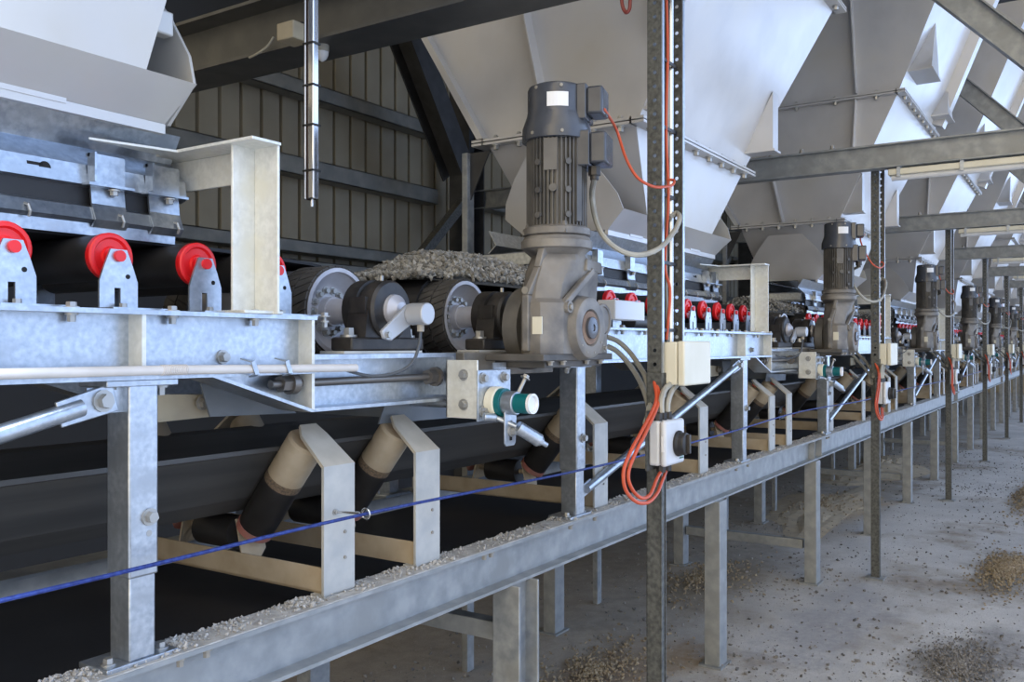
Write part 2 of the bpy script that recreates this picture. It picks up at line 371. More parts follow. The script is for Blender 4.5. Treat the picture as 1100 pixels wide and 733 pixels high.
# ================================================================== LOWER FRAME
segs = [(-1.2, 6.62), (6.63, 14.42), (14.43, 22.22), (22.23, 30.0)]
SL = ['steel beam edged with grit under the nearest feeders, running from the lower left corner to the bolted splice', 'steel edge beam continuing beyond the bolted splice under the third and fourth feeders', 'steel edge beam far along the row under the fifth and sixth feeders', 'farthest steel edge beam at the end of the conveyor row']
for i, (a, b) in enumerate(segs):
    o = thing('conveyor_beam', (a, 1.72, .875), SL[i], 'beam', None)
    MB().ibeam_x(a, b, 1.72, .875, 1.023, .1, .010, .008).build('beam_section', BEAMG, o)
    MB().box(a, b, 1.672, 1.768, 1.0232, 1.0262).build('dust_layer', DUSTB, o)
    for xs in ([b-.09] if i == 0 else [a+.1]): MB().box(xs, xs+.01, 1.672, 1.715, .885, 1.013).build('stiffener', BEAMG, o)
    bb = MB()
    for xs in ((1.25, 1.32, 2.42, 2.46, 3.2, 3.0, 4.9, 5.1) if i == 0 else (a+.3, a+.36, a+2.2)): bb.hexn((xs, 1.685, 1.013), (0,0,-1), .009, .02)
    bb.build('flange_bolt', BOLTD, o)
    o2 = thing('conveyor_beam', (a, 2.68, .875), 'rear ' + SL[i] + ', on the far side of the belt', 'beam', None)
    MB().ibeam_x(a, b, 2.68, .875, 1.023, .1, .010, .008).build('beam_section', BEAMG, o2)
# grit lying on the beam
m = MB()
for i in range(3600):
    x = .9 + 9*random.random()**2.2
    lump = .5+.5*math.sin(x*9)*math.sin(x*23+1)
    if random.random() > .35+.65*lump: continue
    rr = random.uniform(.003, .008)*(.6+.7*lump); m.stone((x, 1.765-.085*random.random()**1.5, 1.027+rr*.3), rr)
tag(m.build('beam_grit', STONEL, smooth=0, origin=(0,1.72,1.02)), 'pale grit and stone chips strewn along the top of the edge beam', 'gravel', kind='stuff')
# ground posts
xs = [2.63+1.95*k for k in range(-1, 14)]
for i, xx in enumerate(xs):
    for side, y, nm in ((0, 1.695, 'front'), (1, 2.69, 'rear')):
        if side and i == 0: continue
        m = MB()
        if i == 1 and side == 0:
            wd = .066; m.box(xx-wd, xx-wd+.012, y-.055, y+.055, .0, .875); m.box(xx+wd-.012, xx+wd, y-.055, y+.055, .0, .875); m.box(xx-wd+.01, xx+wd-.01, y-.006, y+.006, .0, .875)
        else: m.box(xx-.055, xx+.055, y-.045+(.0 if side else -.005), y+.035, 0, .875)
        o = thing('support_post', (xx, y, 0), '', 'post', None)
        m.build('post_section', BEAMG if i != 1 else GALVD, o, bevel=.003)
        MB().box(xx-.08, xx+.08, y-.065, y+.06, 0, .010).build('base_plate', GALVD, o)
        n = ['off-frame left', 'first', 'second', 'third', 'fourth', 'fifth', 'sixth', 'seventh', 'eighth', 'ninth', 'tenth', 'eleventh', 'twelfth', 'thirteenth', 'fourteenth'][i]
        if side == 0: l = {0: 'steel post under the edge beam outside the left part of the view', 1: 'nearest galvanised H-section post under the edge beam, cut by the bottom edge of the view'}.get(i, 'grey steel post standing on the floor under the edge beam, %s from the left' % n)
        else: l = 'rear steel post in the shade under the belt, %s from the left' % n
        o['label'] = l
for i, (xx, zz) in enumerate(((2.63, .66), (6.53, .24), (10.43, .24), (14.33, .24))):
    m = MB(); m.box(xx-.03, xx+.03, 1.75, 2.635, zz, zz+.065)
    tag(m.build('cross_tie', BEAMG, bevel=.004), ['horizontal steel tie under the belt, joined to the nearest H-section post', 'low steel tie near the floor between the third pair of support posts', 'low steel tie near the floor between the fifth pair of support posts', 'low steel tie near the floor between far support posts'][i], 'tie')
# ================================================================== COLLECTING CONVEYOR
o = thing('conveyor_belt', (10, YC, 1.15), 'long black troughed belt running under all the feeders', 'belt')
def trough(off):
    hw = [(-.29, 1.405), (-.27, 1.40), (-.16, 1.262), (-.10, 1.215), (-.05, 1.205), (0, 1.203)]
    return hw + [(-a, b) for a, b in reversed(hw[:-1])]
m = MB(); pr = trough(0)
m.sheet([(-2, YC+a, b) for a, b in pr], (32, 0, 0), .012); m.build('carrying_strand', BELT, o, smooth=40)
m = MB(); m.box(-2, 30, 1.80, 2.60, .955, .967); m.build('return_strand', BELTUP, o)
def idler(x, front=True):
    o = thing('trough_idler', (x, 1.725, 1.023), '', 'idler', None)
    w = .059
    for s in (1, -1):
        Y = lambda y: y if s == 1 else 2*YC-y
        m = MB()
        A = [(x-w, Y(1.718), 1.0235), (x+w, Y(1.718), 1.0235), (x+w, Y(1.718), 1.375), (x-w, Y(1.718), 1.375)]
        B = [(p[0], Y(1.727), p[2]) for p in A]
        m.hexa(A, B)
        T = [(x-w, Y(1.718), 1.375), (x+w, Y(1.718), 1.375), (x+.048, Y(1.812), 1.452), (x+.030, Y(1.838), 1.480), (x-.030, Y(1.838), 1.480), (x-.048, Y(1.812), 1.452)]
        m.mat(1).prism(T, (0, Y(.0064)-Y(0), -.0064)); m.mat(0)
        m.box(x-w, x+w, Y(1.718), Y(1.768), 1.0235, 1.031)
        lg = m.build('leg', [DUSTG, DUSTTAN2], o)
        bt = MB()
        for zz in (1.12, 1.19): bt.cyl((x+.02, Y(1.7185), zz), (x+.02, Y(1.714), zz), .005, n=8)
        bt.build('leg_bolt', BOLTD, lg)
        a = Vector((x, Y(1.838), 1.437)); b = Vector((x, Y(2.055), 1.165)); L = (b-a).length; d = (b-a)/L
        m = MB()
        m.mat(1).lathe(a, b, [(0,.02),(.004,.048),(.012,.055),(L*.40,.055)], caps=True)
        m.mat(2).lathe(a, b, [(L*.40,.055),(L*.47,.0552)], caps=False)
        m.mat(0).lathe(a, b, [(L*.47,.0552),(L-.012,.055),(L-.004,.05),(L,.02)], caps=True)
        ro = m.build('wing_roller', [SHELLB, DUSTTAN, mat_dustmix], o)
        MB().lathe(a+d*(L-.016), a+d*(L+.004), [(0,.0565),(1,.0565)], frac=True).build('end_ring', PINK, ro)
        MB().cyl(a-d*.02, b+d*.03, .011, n=12).build('axle', DUSTTAN, ro)
        MB().tube([a-d*.006+Vector((.02*math.cos(t), 0, 0))+d.cross(Vector((1,0,0)))*.02*math.sin(t) for t in [i*.6 for i in range(7)]], .0022, 6).build('circlip', RED, ro)
        e = b+d*.012
        m = MB(); m.prism([(x-.045, e.y+Y(.02)-Y(0), e.z+.035), (x+.045, e.y+Y(.02)-Y(0), e.z+.035), (x+.045, Y(2.06), 1.10), (x+.0, Y(2.03), 1.085), (x-.045, Y(2.06), 1.10)], (0, .006, .004)); m.build('roller_bracket', DUSTTAN, o)
    m = MB(); m.box(x-.045, x-.039, 1.727, 2*YC-1.727, 1.031, 1.10); m.box(x-.045, x+.03, 1.727, 2*YC-1.727, 1.031, 1.037); m.build('base_angle', DUSTTAN, o)
    m = MB(); m.cyl((x, 2.12, 1.145), (x, 2.28, 1.145), .05); m.build('centre_roller', SHELLB, o)
    MB().cyl((x, 2.07, 1.145), (x, 2.33, 1.145), .011, n=10).build('axle', DUSTTAN, o)
    return o

IX = (3.32, 4.49, 5.68, 6.065)
IDN = []
first = None
spots = [(5.68-P, 'nearest dusty troughing idler under the long belt, where the blue rope ring is fixed'), (6.065-P, 'second dusty troughing idler under the long belt, right beside the nearest one')]
for k in range(0, 7):
    for j, xx in enumerate(IX):
        d = {0: 'just right of the left leg', 1: 'left of the right leg', 2: 'left one of the pair past the right leg', 3: 'right one of the pair past the right leg'}[j]
        spots.append((xx+P*k, 'flat-legged troughing idler under the %s feeder, %s' % (ORD[k+1], d)))
for xx, l in spots:
    if first is None: first = idler(xx); i_ = first; x_ref = xx
    else: i_ = copy_tree(first, xx-x_ref)
    i_['label'] = l; i_['group'] = 'troughing idlers under the long belt'
# blue pull rope with its ring bolt
o = thing('pull_rope', (2, 1.62, 1.24), 'thin blue pull rope stretched along the front of the conveyor', 'rope')
pts = [(-1, 1.62, 1.262), (.83, 1.62, 1.248), (1.777, 1.62, 1.252), (3.1, 1.62, 1.228), (4.5, 1.62, 1.236), (6, 1.62, 1.262), (8, 1.62, 1.235), (10, 1.62, 1.25), (14, 1.62, 1.235), (18, 1.62, 1.25), (28, 1.62, 1.24)]
MB().tube(spline(pts, 6), .0045, 8).build('rope', BLUE, o)
o = thing('ring_bolt', (1.78, 1.70, 1.252), 'steel ring bolt on the nearest idler leg holding the blue rope', 'bolt')
MB().tube([(1.763, 1.718, 1.249), (1.775, 1.64, 1.252)], .004).build('shank', STEELB, o)
MB().tube([(1.777, 1.62+.0135*math.cos(t), 1.252+.0135*math.sin(t)) for t in [i*math.pi/8 for i in range(17)]], .003, 6).build('ring', STEELB, o)
MB().hexn((1.763, 1.718, 1.249), (0,-1,0), .007, .008).build('nut', BOLT, o)
# ================================================================== BINS
def zy(pts, z):                     # piecewise-linear Y at height z
    for (z0, y0), (z1, y1) in zip(pts, pts[1:]):
        if z0 <= z <= z1: return y0+(y1-y0)*(z-z0)/(z1-z0)
    return pts[-1][1]
FR = [(2.345, 1.865), (2.72, 1.775), (3.72, 1.315), (5.6, .56)]
BK = [(2.345, 2.53), (2.72, 2.60), (3.72, 3.22), (5.6, 4.2)]
def make_bin(k):
    dx = P*k
    X0, X1, X2, X3 = 3.78+dx, 5.25+dx, 5.56+dx, 5.72+dx
    xb0, xb1 = (4.10+dx, 5.00+dx) if k >= 0 else (4.10+dx, 5.19+dx)
    o = thing('hopper_bin', (4.5+dx, YC, 2.24), '', 'bin', 'row of grey feed bins')
    o['label'] = ['lower end of the nearest grey feed bin at the upper left corner', 'large grey feed bin right of the centre, behind the perforated post and nearest gearmotor', 'third grey feed bin along the row, right of the large near one', 'fourth grey feed bin along the row, its corner brackets seen near the upper right', 'fifth grey feed bin along the row, partly hidden by roof beams', 'sixth grey feed bin far along the row', 'seventh grey feed bin far along the row, before the last one', 'last grey feed bin at the far end of the row'][k+1]
    def ring(z, x0, x1): return [(x0, zy(FR, z), z), (x1, zy(FR, z), z), (x1, zy(BK, z), z), (x0, zy(BK, z), z)]
    m = MB()
    m.loft([ring(2.345, xb0, xb1), ring(2.72, X0, X1)], caps=False); m.build('lower_cone', HOPPER, o, smooth=0)
    m = MB(); m.loft([ring(2.74, X0, X1), ring(3.71, X0, X2)], caps=False); m.build('middle_section', HOPPER, o, smooth=0)
    m = MB(); m.loft([ring(3.74, X0, X2), ring(5.6, X0, X3)], caps=False); m.build('upper_section', HOPPER, o, smooth=0)
    for z, XR in ((2.73, X1), (3.725, X2)):
        yf, yb = zy(FR, z), zy(BK, z); m = MB(); e = .062
        for zz in (z-.015, z+.003):
            m.box(X0-e, XR+e, yf-e, yf+.01, zz, zz+.012); m.box(X0-e, XR+e, yb-.01, yb+e, zz, zz+.012)
            m.box(X0-e, X0+.01, yf, yb, zz, zz+.012); m.box(XR-.01, XR+e, yf, yb, zz, zz+.012)
        fl = m.build('flange', HOPPER, o)
        if k > 3: continue
        pos = []
        n = 8
        for q in range(n): pos.append((X0-.02+(XR-X0+.05)*(q+.5)/n, yf-.034, z))
        for q in range(6): pos.append((X0-.034, yf+(yb-yf)*(q+.5)/6, z))
        def one(mb, p): mb.hexn((p[0], p[1], p[2]-.015), (0,0,-1), .015, .026); mb.cyl((p[0], p[1], p[2]-.02), (p[0], p[1], p[2]+.034), .008, n=8); mb.hexn((p[0], p[1], p[2]+.015), (0,0,1), .014, .014)
        multi('flange_bolt', BOLT, fl, one, pos)
    # outlet chute with its end plates
    m = MB()
    xl, xr = 3.75+dx, 5.33+dx
    for s in (0, 1):
        y = lambda a: a if s == 0 else 2*YC-a
        m.add([(xl+.08, y(1.862), 2.347), (xr, y(1.862), 2.347), (xr-.02, y(1.965), 2.255), (xl+.11, y(1.965), 2.255),
               (xl+.08, y(1.870), 2.349), (xr, y(1.870), 2.349), (xr-.02, y(1.973), 2.257), (xl+.11, y(1.973), 2.257)], [(0,1,2,3),(7,6,5,4),(0,4,5,1),(1,5,6,2),(2,6,7,3),(3,7,4,0)])
    m.build('outlet_chute', HOPPER, o, smooth=0)
    for s in (0, 1):
        y = lambda a: a if s == 0 else 2*YC-a
        m = MB(); m.box(xl+.11, xr-.02, y(1.960), y(1.978), 2.232, 2.256)
        for i in (0, 1): m.box(xl+.35+i*.8, xl+.5+i*.8, y(1.957), y(1.98), 2.250, 2.262)
        m.build('outlet_lip', HOPPER, o)
    poly = [(1.866,2.347),(1.885,2.42),(1.96,2.53),(2.06,2.64),(2.34,2.64),(2.44,2.53),(2.515,2.42),(2.534,2.347),(2.435,2.257),(1.967,2.257)]
    for xx, sg in ((xl, 1), (xr-.008, -1)):
        m = MB(); m.prism([(xx+(.13*(2.64-b)/.383-.02 if sg > 0 else 0), a, b) for a, b in poly], (.008, 0, 0)); m.build('end_plate', HOPPER, o, smooth=0)
    m = MB(); m.box(xr-.13, xr-.02, 1.925, 1.965, 2.47, 2.53); m.build('stop_bracket', HOPPER, o, bevel=.005)
    # stiffeners on the left side
    for yy0, z0, yy1, z1, nm in ((2.22, 2.75, 2.43, 3.70, 's'), (1.655, 3.12, 1.625, 3.70, 's'), (1.62, 3.75, 1.72, 5.5, 's'), (2.46, 3.75, 2.8, 5.5, 's')):
        m = MB(); m.hexa([(X0-.075, yy0-.004, z0), (X0, yy0-.004, z0), (X0, yy0+.004, z0), (X0-.075, yy0+.004, z0)], [(X0-.075, yy1-.004, z1), (X0, yy1-.004, z1), (X0, yy1+.004, z1), (X0-.075, yy1+.004, z1)])
        m.build('stiffener', HOPPER, o)
    for za, zb in ((2.75, 3.70), (3.75, 5.5)):
        ya, yb = zy(BK, za), zy(BK, zb)
        m = MB(); m.hexa([(X0-.06, ya-.02, za), (X0+.01, ya-.02, za), (X0+.01, ya+.02, za), (X0-.06, ya+.02, za)], [(X0-.06, yb-.02, zb), (X0+.01, yb-.02, zb), (X0+.01, yb+.02, zb), (X0-.06, yb+.02, zb)])
        m.build('corner_bar', HOPPER, o)
    for xx in (X0+.01, X1-.01):
        for yy in (2.742,):
            MB().box(xx-.03, xx+.03, yy-.018, yy+.018, 0, 2.70).build('support_leg', GALVD, o, bevel=.003); MB().prism([(xx-.004, yy, 2.70), (xx-.004, yy-.14, 2.70), (xx-.004, yy, 2.42)], (.008, 0, 0)).build('leg_gusset', DARKST, o)
    # front stiffener channel and corner brackets
    for xa in (X2-.12,):
        for za, zb in ((3.78, 5.5),):
            m = MB(); a, b = Vector((xa, zy(FR, za)-.05, za)), Vector((xa, zy(FR, zb)-.05, zb)); m.bar(a, b, .16, .10, up=(0,-.93,-.37)); m.build('front_channel', HOPPER, o)
    def wedge(xa, wd, z, proj):
        yf = zy(FR, z); hh_ = proj/.46
        m = MB(); m.prism([(xa, yf+.01, z), (xa, yf-proj, z), (xa, yf-proj, z+hh_*.96)], (wd, 0, 0)); br = m.build('corner_bracket', HOPPER, o, smooth=0)
        m = MB(); m.box(xa-.012, xa+wd+.012, yf-proj-.012, yf+.004, z-.012, z); m.build('bracket_plate', HOPPER, br)
    def bracket(xa, wd, z, h, proj):
        yf = zy(FR, z); yt = zy(FR, z+h)
        A = [(xa, yf+.005, z), (xa+wd, yf+.005, z), (xa+wd, yf-proj, z), (xa, yf-proj, z)]
        yt2 = yt+.002
        m = MB(); m.add(A+[(xa+wd*.55, yt2, z+h)], [(3,2,1,0), (0,1,4), (1,2,4), (2,3,4), (3,0,4)]); br = m.build('corner_bracket', HOPPER, o, smooth=0)
        m = MB(); m.box(xa-.012, xa+wd+.012, yf-proj-.012, yf+.004, z-.012, z); m.build('bracket_plate', HOPPER, br)
    wedge(X0+.015, .08, 2.80, .15); wedge(X1-.08, .10, 2.84, .16)
    bracket(X0+.04, .42, 3.90, .42, .17); bracket(X2-.36, .36, 3.84, .30, .14)
    return o
for k in range(-1, 7): make_bin(k)
# ================================================================== FEEDERS (built at the second feeder, copied along the row)
def both(fn):
    fn(lambda y: y); fn(lambda y: 2*YC-y)
RX0, RX1 = 2.86, 5.56
fd = thing('belt_feeder', (4.2, YC, 1.0385), '', 'feeder frame', None)
rep(fd, 'galvanised frame of the {f} belt feeder, its I-section rails standing on four legs')
for s in (0, 1):
    y = (lambda a: a) if s == 0 else (lambda a: 2*YC-a)
    m = MB(); m.ibeam_x(RX0, RX1, y(1.735), 1.627, 1.775, .11, .010, .008); m.build('side_rail', GALV, fd)
    for xx in (3.14, 4.1, 5.055):
        m = MB(); m.box(xx, xx+.010, y(1.684), y(1.732), 1.637, 1.765); m.build('stiffener', GALVLIT, fd)
    m = MB(); m.box(RX1-.018, RX1-.008, y(1.682), y(1.79), 1.532, 1.766); m.build('end_plate', GALVLIT, fd)
    m = MB(); m.box(RX0+.008, RX0+.018, y(1.682), y(1.79), 1.632, 1.766); m.build('end_plate', GALVLIT, fd)
    # take-up boxes that carry the drum bearings
    for xa, xb in ((RX1-.008, 6.16),):
        m = MB(); yw = y(1.76)
        m.box(xa, xb, y(1.682), y(1.79), 1.663, 1.676); m.box(xa, xb, y(1.682), y(1.79), 1.528, 1.537)
        m.box(xa, xb, yw, yw+.006, 1.537, 1.663)
        xe = xb-.010 if xb > 5 else xa
        m.box(xe, xe+.010, y(1.682), y(1.79), 1.528, 1.676)
        m.build('take_up_box', GALV, fd)
    for sg, xa, xb in ((1, RX1-.32, RX1-.012),):
        m = MB(); m.prism([(xa, y(1.682), 1.627), (xb, y(1.682), 1.627), (xb, y(1.682), 1.528)], (0, 0, 0)) if 0 else None
        m.hexa([(xa-.006*sg, y(1.682), 1.627), (xa+.02*sg, y(1.682), 1.627), (xa+.02*sg, y(1.79), 1.627), (xa-.006*sg, y(1.79), 1.627)],
               [(xb-.006*sg, y(1.682), 1.528), (xb+.02*sg, y(1.682), 1.528), (xb+.02*sg, y(1.79), 1.528), (xb-.006*sg, y(1.79), 1.528)])
        m.hexa([(xa, y(1.76), 1.627), (xb, y(1.76), 1.627), (xb, y(1.766), 1.627), (xa, y(1.766), 1.627)], [(xb-.01*sg, y(1.76), 1.53), (xb, y(1.76), 1.53), (xb, y(1.766), 1.53), (xb-.01*sg, y(1.766), 1.53)])
        m.build('gusset', GALV, fd)
    # take-up screw of the tail drum
    m = MB(); m.cyl((5.44, y(1.722), 1.602), (6.12, y(1.722), 1.602), .011, n=12)
    sc = m.build('take_up_screw', GUNM, fd)
    m = MB(); m.cyl((5.47, y(1.722), 1.602), (5.50, y(1.722), 1.602), .022, n=6); m.cyl((5.499, y(1.722), 1.602), (5.52, y(1.722), 1.602), .028); m.build('nut', GUNM, sc); m = MB(); m.cyl((6.065, y(1.722), 1.602), (6.10, y(1.722), 1.602), .024, n=6); m.cyl((6.099, y(1.722), 1.602), (6.112, y(1.722), 1.602), .03)
    m.build('nut', GUNM, sc)
    # legs: outer sleeve, inner tube, head plate, foot plate
    for xx in (3.085, 5.06):
        o = MB().box(xx-.035, xx+.035, y(1.684), y(1.764), 1.21, 1.617).build('leg', GALV if 1 else GALVD, fd, bevel=.005)
        m = MB(); m.box(xx-.031, xx+.031, y(1.689), y(1.759), 1.035, 1.215); m.build('inner_tube', GALV, o, bevel=.004)
        m = MB(); m.box(xx-.085, xx+.085, y(1.684), y(1.785), 1.0235, 1.036); m.build('foot_plate', GALV, o, bevel=.002)
        m = MB(); m.box(xx-.085, xx+.085, y(1.684), y(1.785), 1.613, 1.627); m.build('head_plate', GALV, o, bevel=.002)
        b = MB()
        if s == 0:
            b.hexn((xx+.012, 1.684, 1.335), (0,-1,0), .013, .018); b.cyl((xx+.012, 1.6845, 1.30), (xx+.012, 1.6835, 1.30), .007, n=10)
        for ex in (-.062, .062): b.hexn((xx+ex, y(1.715), 1.036), (0,0,1), .011, .014); b.hexn((xx+ex, y(1.715), 1.613), (0,0,-1), .011, .022)
        b.build('leg_bolt', BOLT, o)
    # angle-iron portal posts over the discharge end of the skirts
    for xx in (5.34,):
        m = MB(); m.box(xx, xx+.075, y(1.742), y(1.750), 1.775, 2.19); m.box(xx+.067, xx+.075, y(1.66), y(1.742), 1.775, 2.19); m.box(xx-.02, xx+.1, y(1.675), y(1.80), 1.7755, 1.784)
        m.build('portal_post', GALVLIT, fd, bevel=.002)
    if s == 0:
        m = MB(); m.box(5.41-.085, 5.415, 1.655, 2*YC-1.655, 2.185, 2.193); m.box(5.407, 5.415, 1.75, 2*YC-1.75, 2.105, 2.185); m.prism([(5.33, 1.93, 2.1845), (5.33, 2.0, 2.1845), (5.12, 1.985, 2.1845)], (0,0,.007)); m.build('portal_lintel', GALVLIT, fd, bevel=.0015)
    multi('rail_bolt', BOLT, fd, lambda b, p: (b.hexn((p.x, p.y, 1.775), (0,0,1), .011, .012), b.cyl((p.x, p.y, 1.75), (p.x, p.y, 1.78), .006, n=8), b.hexn((p.x, p.y, 1.765), (0,0,-1), .009, .018)), [(5.62-.234*q, y(1.715), 1.775) for q in range(11)])
    if s == 0: MB().hexn((5.30, 1.731, 1.672), (0,-1,0), .012, .018).build('web_bolt', BOLT, fd)
for xx in (3.3, 4.4, 5.4):
    MB().box(xx, xx+.05, 1.79, 2*YC-1.79, 1.65, 1.70).build('cross_member', GALVD, fd)
# feeder belt
r1 = .142
o = thing('feeder_belt', (4.2, YC, 1.66), '', 'belt', None)
rep(o, 'black rubber belt of the {f} feeder, running over its rollers and two drums')
prof = []
for i in range(13):
    t = math.pi/2+math.pi*i/12; prof.append((2.58+r1*math.cos(t), 1.80+r1*math.sin(t)))
for i in range(13):
    t = -math.pi/2+math.pi*i/12; prof.append((5.84+r1*math.cos(t), 1.80+r1*math.sin(t)))
prof.append((5.5, 1.9535)); prof.append((2.9, 1.9535)); prof.append(prof[0])
m = MB(); m.sheet([(a, 1.99, b) for a, b in prof], (0, .42, 0), .009); m.build('belt_loop', BELTUP, o, smooth=50)
# drums
def drum(x, nm, lbl, k0, k1):
    o = thing('conveyor_drum', (x, YC, 1.66), '', 'drum', None); rep(o, lbl, k0, k1)
    ya, yb = 1.872, 2*YC-1.872
    m = MB(); m.lathe((x, ya, 1.80), (x, yb, 1.80), [(0,.117),(0,.129),(yb-ya,.129),(yb-ya,.117)], 40, caps=False)
    for y0, sg in ((ya, 1), (yb, -1)):
        m.lathe((x, y0, 1.80), (x, y0+sg*.05, 1.80), [(0,.117),(.012,.116),(.040,.085),(.046,.072),(.044,.045),(.02,.044),(.02,.0)], 40, caps=False)
    m.build('drum_shell', RIM, o, smooth=35)
    n = 30; r0, r2 = .1285, .1365
    for side in (0, 1):
        m = MB(); m.lathe((x, (1.874 if side == 0 else 2*YC-1.874), 1.80), (x, (2.0 if side == 0 else 2*YC-2.0), 1.80), [(0,.1287),(0,.1305),(.125,.1305),(.125,.1287)], 40, caps=False)
        for row in range(2):
            for i in range(n):
                yA = ya+.006+row*.062 if side == 0 else yb-.006-row*.062
                yB = yA+(.057 if side == 0 else -.057)
                a0 = 2*math.pi*i/n + (.07*row); a1 = a0+2*math.pi/n*.86; sh = .16 if nm == 'drive' else (.16 if row == 0 else .16)
                def pt(a, yy, r): return (x+r*math.cos(a), yy, 1.80+r*math.sin(a))
                A = [pt(a0, yA, r2), pt(a1, yA, r2), pt(a1+sh, yB, r2), pt(a0+sh, yB, r2)]
                B = [pt(a0, yA, r0), pt(a1, yA, r0), pt(a1+sh, yB, r0), pt(a0+sh, yB, r0)]
                m.hexa(B, A)
        m.build('lagging', LAG, o, smooth=0)
    m = MB()
    for i in range(14):
        t = 2*math.pi*i/14; c = Vector((x+.064*math.cos(t), 1.917, 1.80+.064*math.sin(t))); m.hexn(c, (0,-1,0), .0085, .014)
    m.build('hub_bolt', BOLT, o)
    MB().lathe((x, 1.70, 1.80), (x, 2*YC-1.70, 1.80), [(0,.03),(.06,.03),(.06,.038),(.94,.038),(.94,.03),(1,.03)], 20, frac=True).build('shaft', RIM, o)
drum(5.84, 'tail', 'tail drum at the right-hand end of the {f} feeder, steel dish with ribbed black rim', -1, 6)
drum(2.58, 'drive', 'driven drum at the head of the {f} feeder, grooved black rim behind its gearmotor', 0, 6)
# bearings
def bearing(x, y, lbl, base_mat, k0):
    o = thing('bearing_housing', (x, y, 1.676), '', 'bearing', None); rep(o, lbl, k0)
    m = MB(); m.box(x-.19, x+.14, y-.045, y+.045, 1.677, 1.684); m.build('shim_plate', DUSTG, o)
    m = MB(); m.box(x-.155, x+.155, y-.04, y+.04, 1.684, 1.722); ba = m.build('base', BLACK, o, bevel=.006)
    b = MB()
    for ex in (-.125, .125): b.hexn((x+ex, y, 1.722), (0,0,1), .016, .026)
    b.build('base_bolt', BOLT, ba)
    secs = []
    m = MB(); m.lathe((x, y-.055, 1.80), (x, y+.075, 1.80), [(0,.05),(.004,.078),(.012,.085),(.055,.085),(.058,.078),(.066,.078),(.07,.088),(.118,.088),(.13,.07)], 36)
    m.hexa([(x-.1, y-.038, 1.722), (x+.1, y-.038, 1.722), (x+.1, y+.038, 1.722), (x-.1, y+.038, 1.722)], [(x-.087, y-.036, 1.80), (x+.087, y-.036, 1.80), (x+.087, y+.036, 1.80), (x-.087, y+.036, 1.80)])
    for ex in (-.092, .074): m.box(x+ex, x+ex+.018, y-.03, y+.03, 1.79, 1.835)
    m.build('housing', BLACK, o, smooth=40)
    m = MB(); m.lathe((x, y-.055, 1.80), (x, y-.085, 1.80), [(0,.045),(.4,.043),(1,.022)], 24, frac=True); m.build('end_cap', RIM, o)
    m = MB(); m.cyl((x+.01, y, 1.885), (x+.01, y, 1.90), .006, n=10); m.build('grease_nipple', BOLT, o)
bearing(5.845, 1.722, 'black bearing housing carrying the tail drum of the {f} feeder', DUSTG, -1)
bearing(2.585, 1.732, 'black bearing housing between the gearmotor and driven drum of the {f} feeder', BLACK, 0)
# speed sensor at the tail shaft
o = thing('speed_sensor', (5.81, 1.60, 1.722), '', 'sensor', None); rep(o, 'light grey speed sensor on a slanted bracket at the tail shaft of the {f} feeder')
m = MB(); A = [(5.725, 1.617, 1.738), (5.735, 1.617, 1.718), (5.765, 1.617, 1.712), (5.872, 1.617, 1.770), (5.874, 1.617, 1.795), (5.850, 1.617, 1.817), (5.830, 1.617, 1.812)]
m.prism(A, (0, -.012, 0)); m.build('bracket_arm', SENS, o, bevel=.003)
m = MB(); m.cyl((5.848, 1.605, 1.787), (5.848, 1.545, 1.787), .031, n=24); m.build('sensor_body', SENS, o, bevel=.003)
m = MB(); m.cyl((5.848, 1.572, 1.757), (5.848, 1.572, 1.738), .010, n=12); m.build('gland', BRSTR, o)
m = MB(); m.hexn((5.748, 1.606, 1.728), (0,-1,0), .009, .01); m.cyl((5.846, 1.612, 1.79), (5.846, 1.66, 1.79), .012); m.build('mounting_bolt', BOLT, o)
pts = [(5.848, 1.572, 1.74), (5.845, 1.575, 1.70), (5.825, 1.58, 1.655), (5.80, 1.60, 1.63), (5.76, 1.63, 1.617), (5.72, 1.66, 1.618), (5.66, 1.69, 1.636)]
o = MB().tube(spline(pts), .0045, 8).build('sensor_cable', DCABLE); tag(o, None, 'cable'); rep(o, 'thin grey cable looping from the speed sensor under the tail of the {f} feeder')
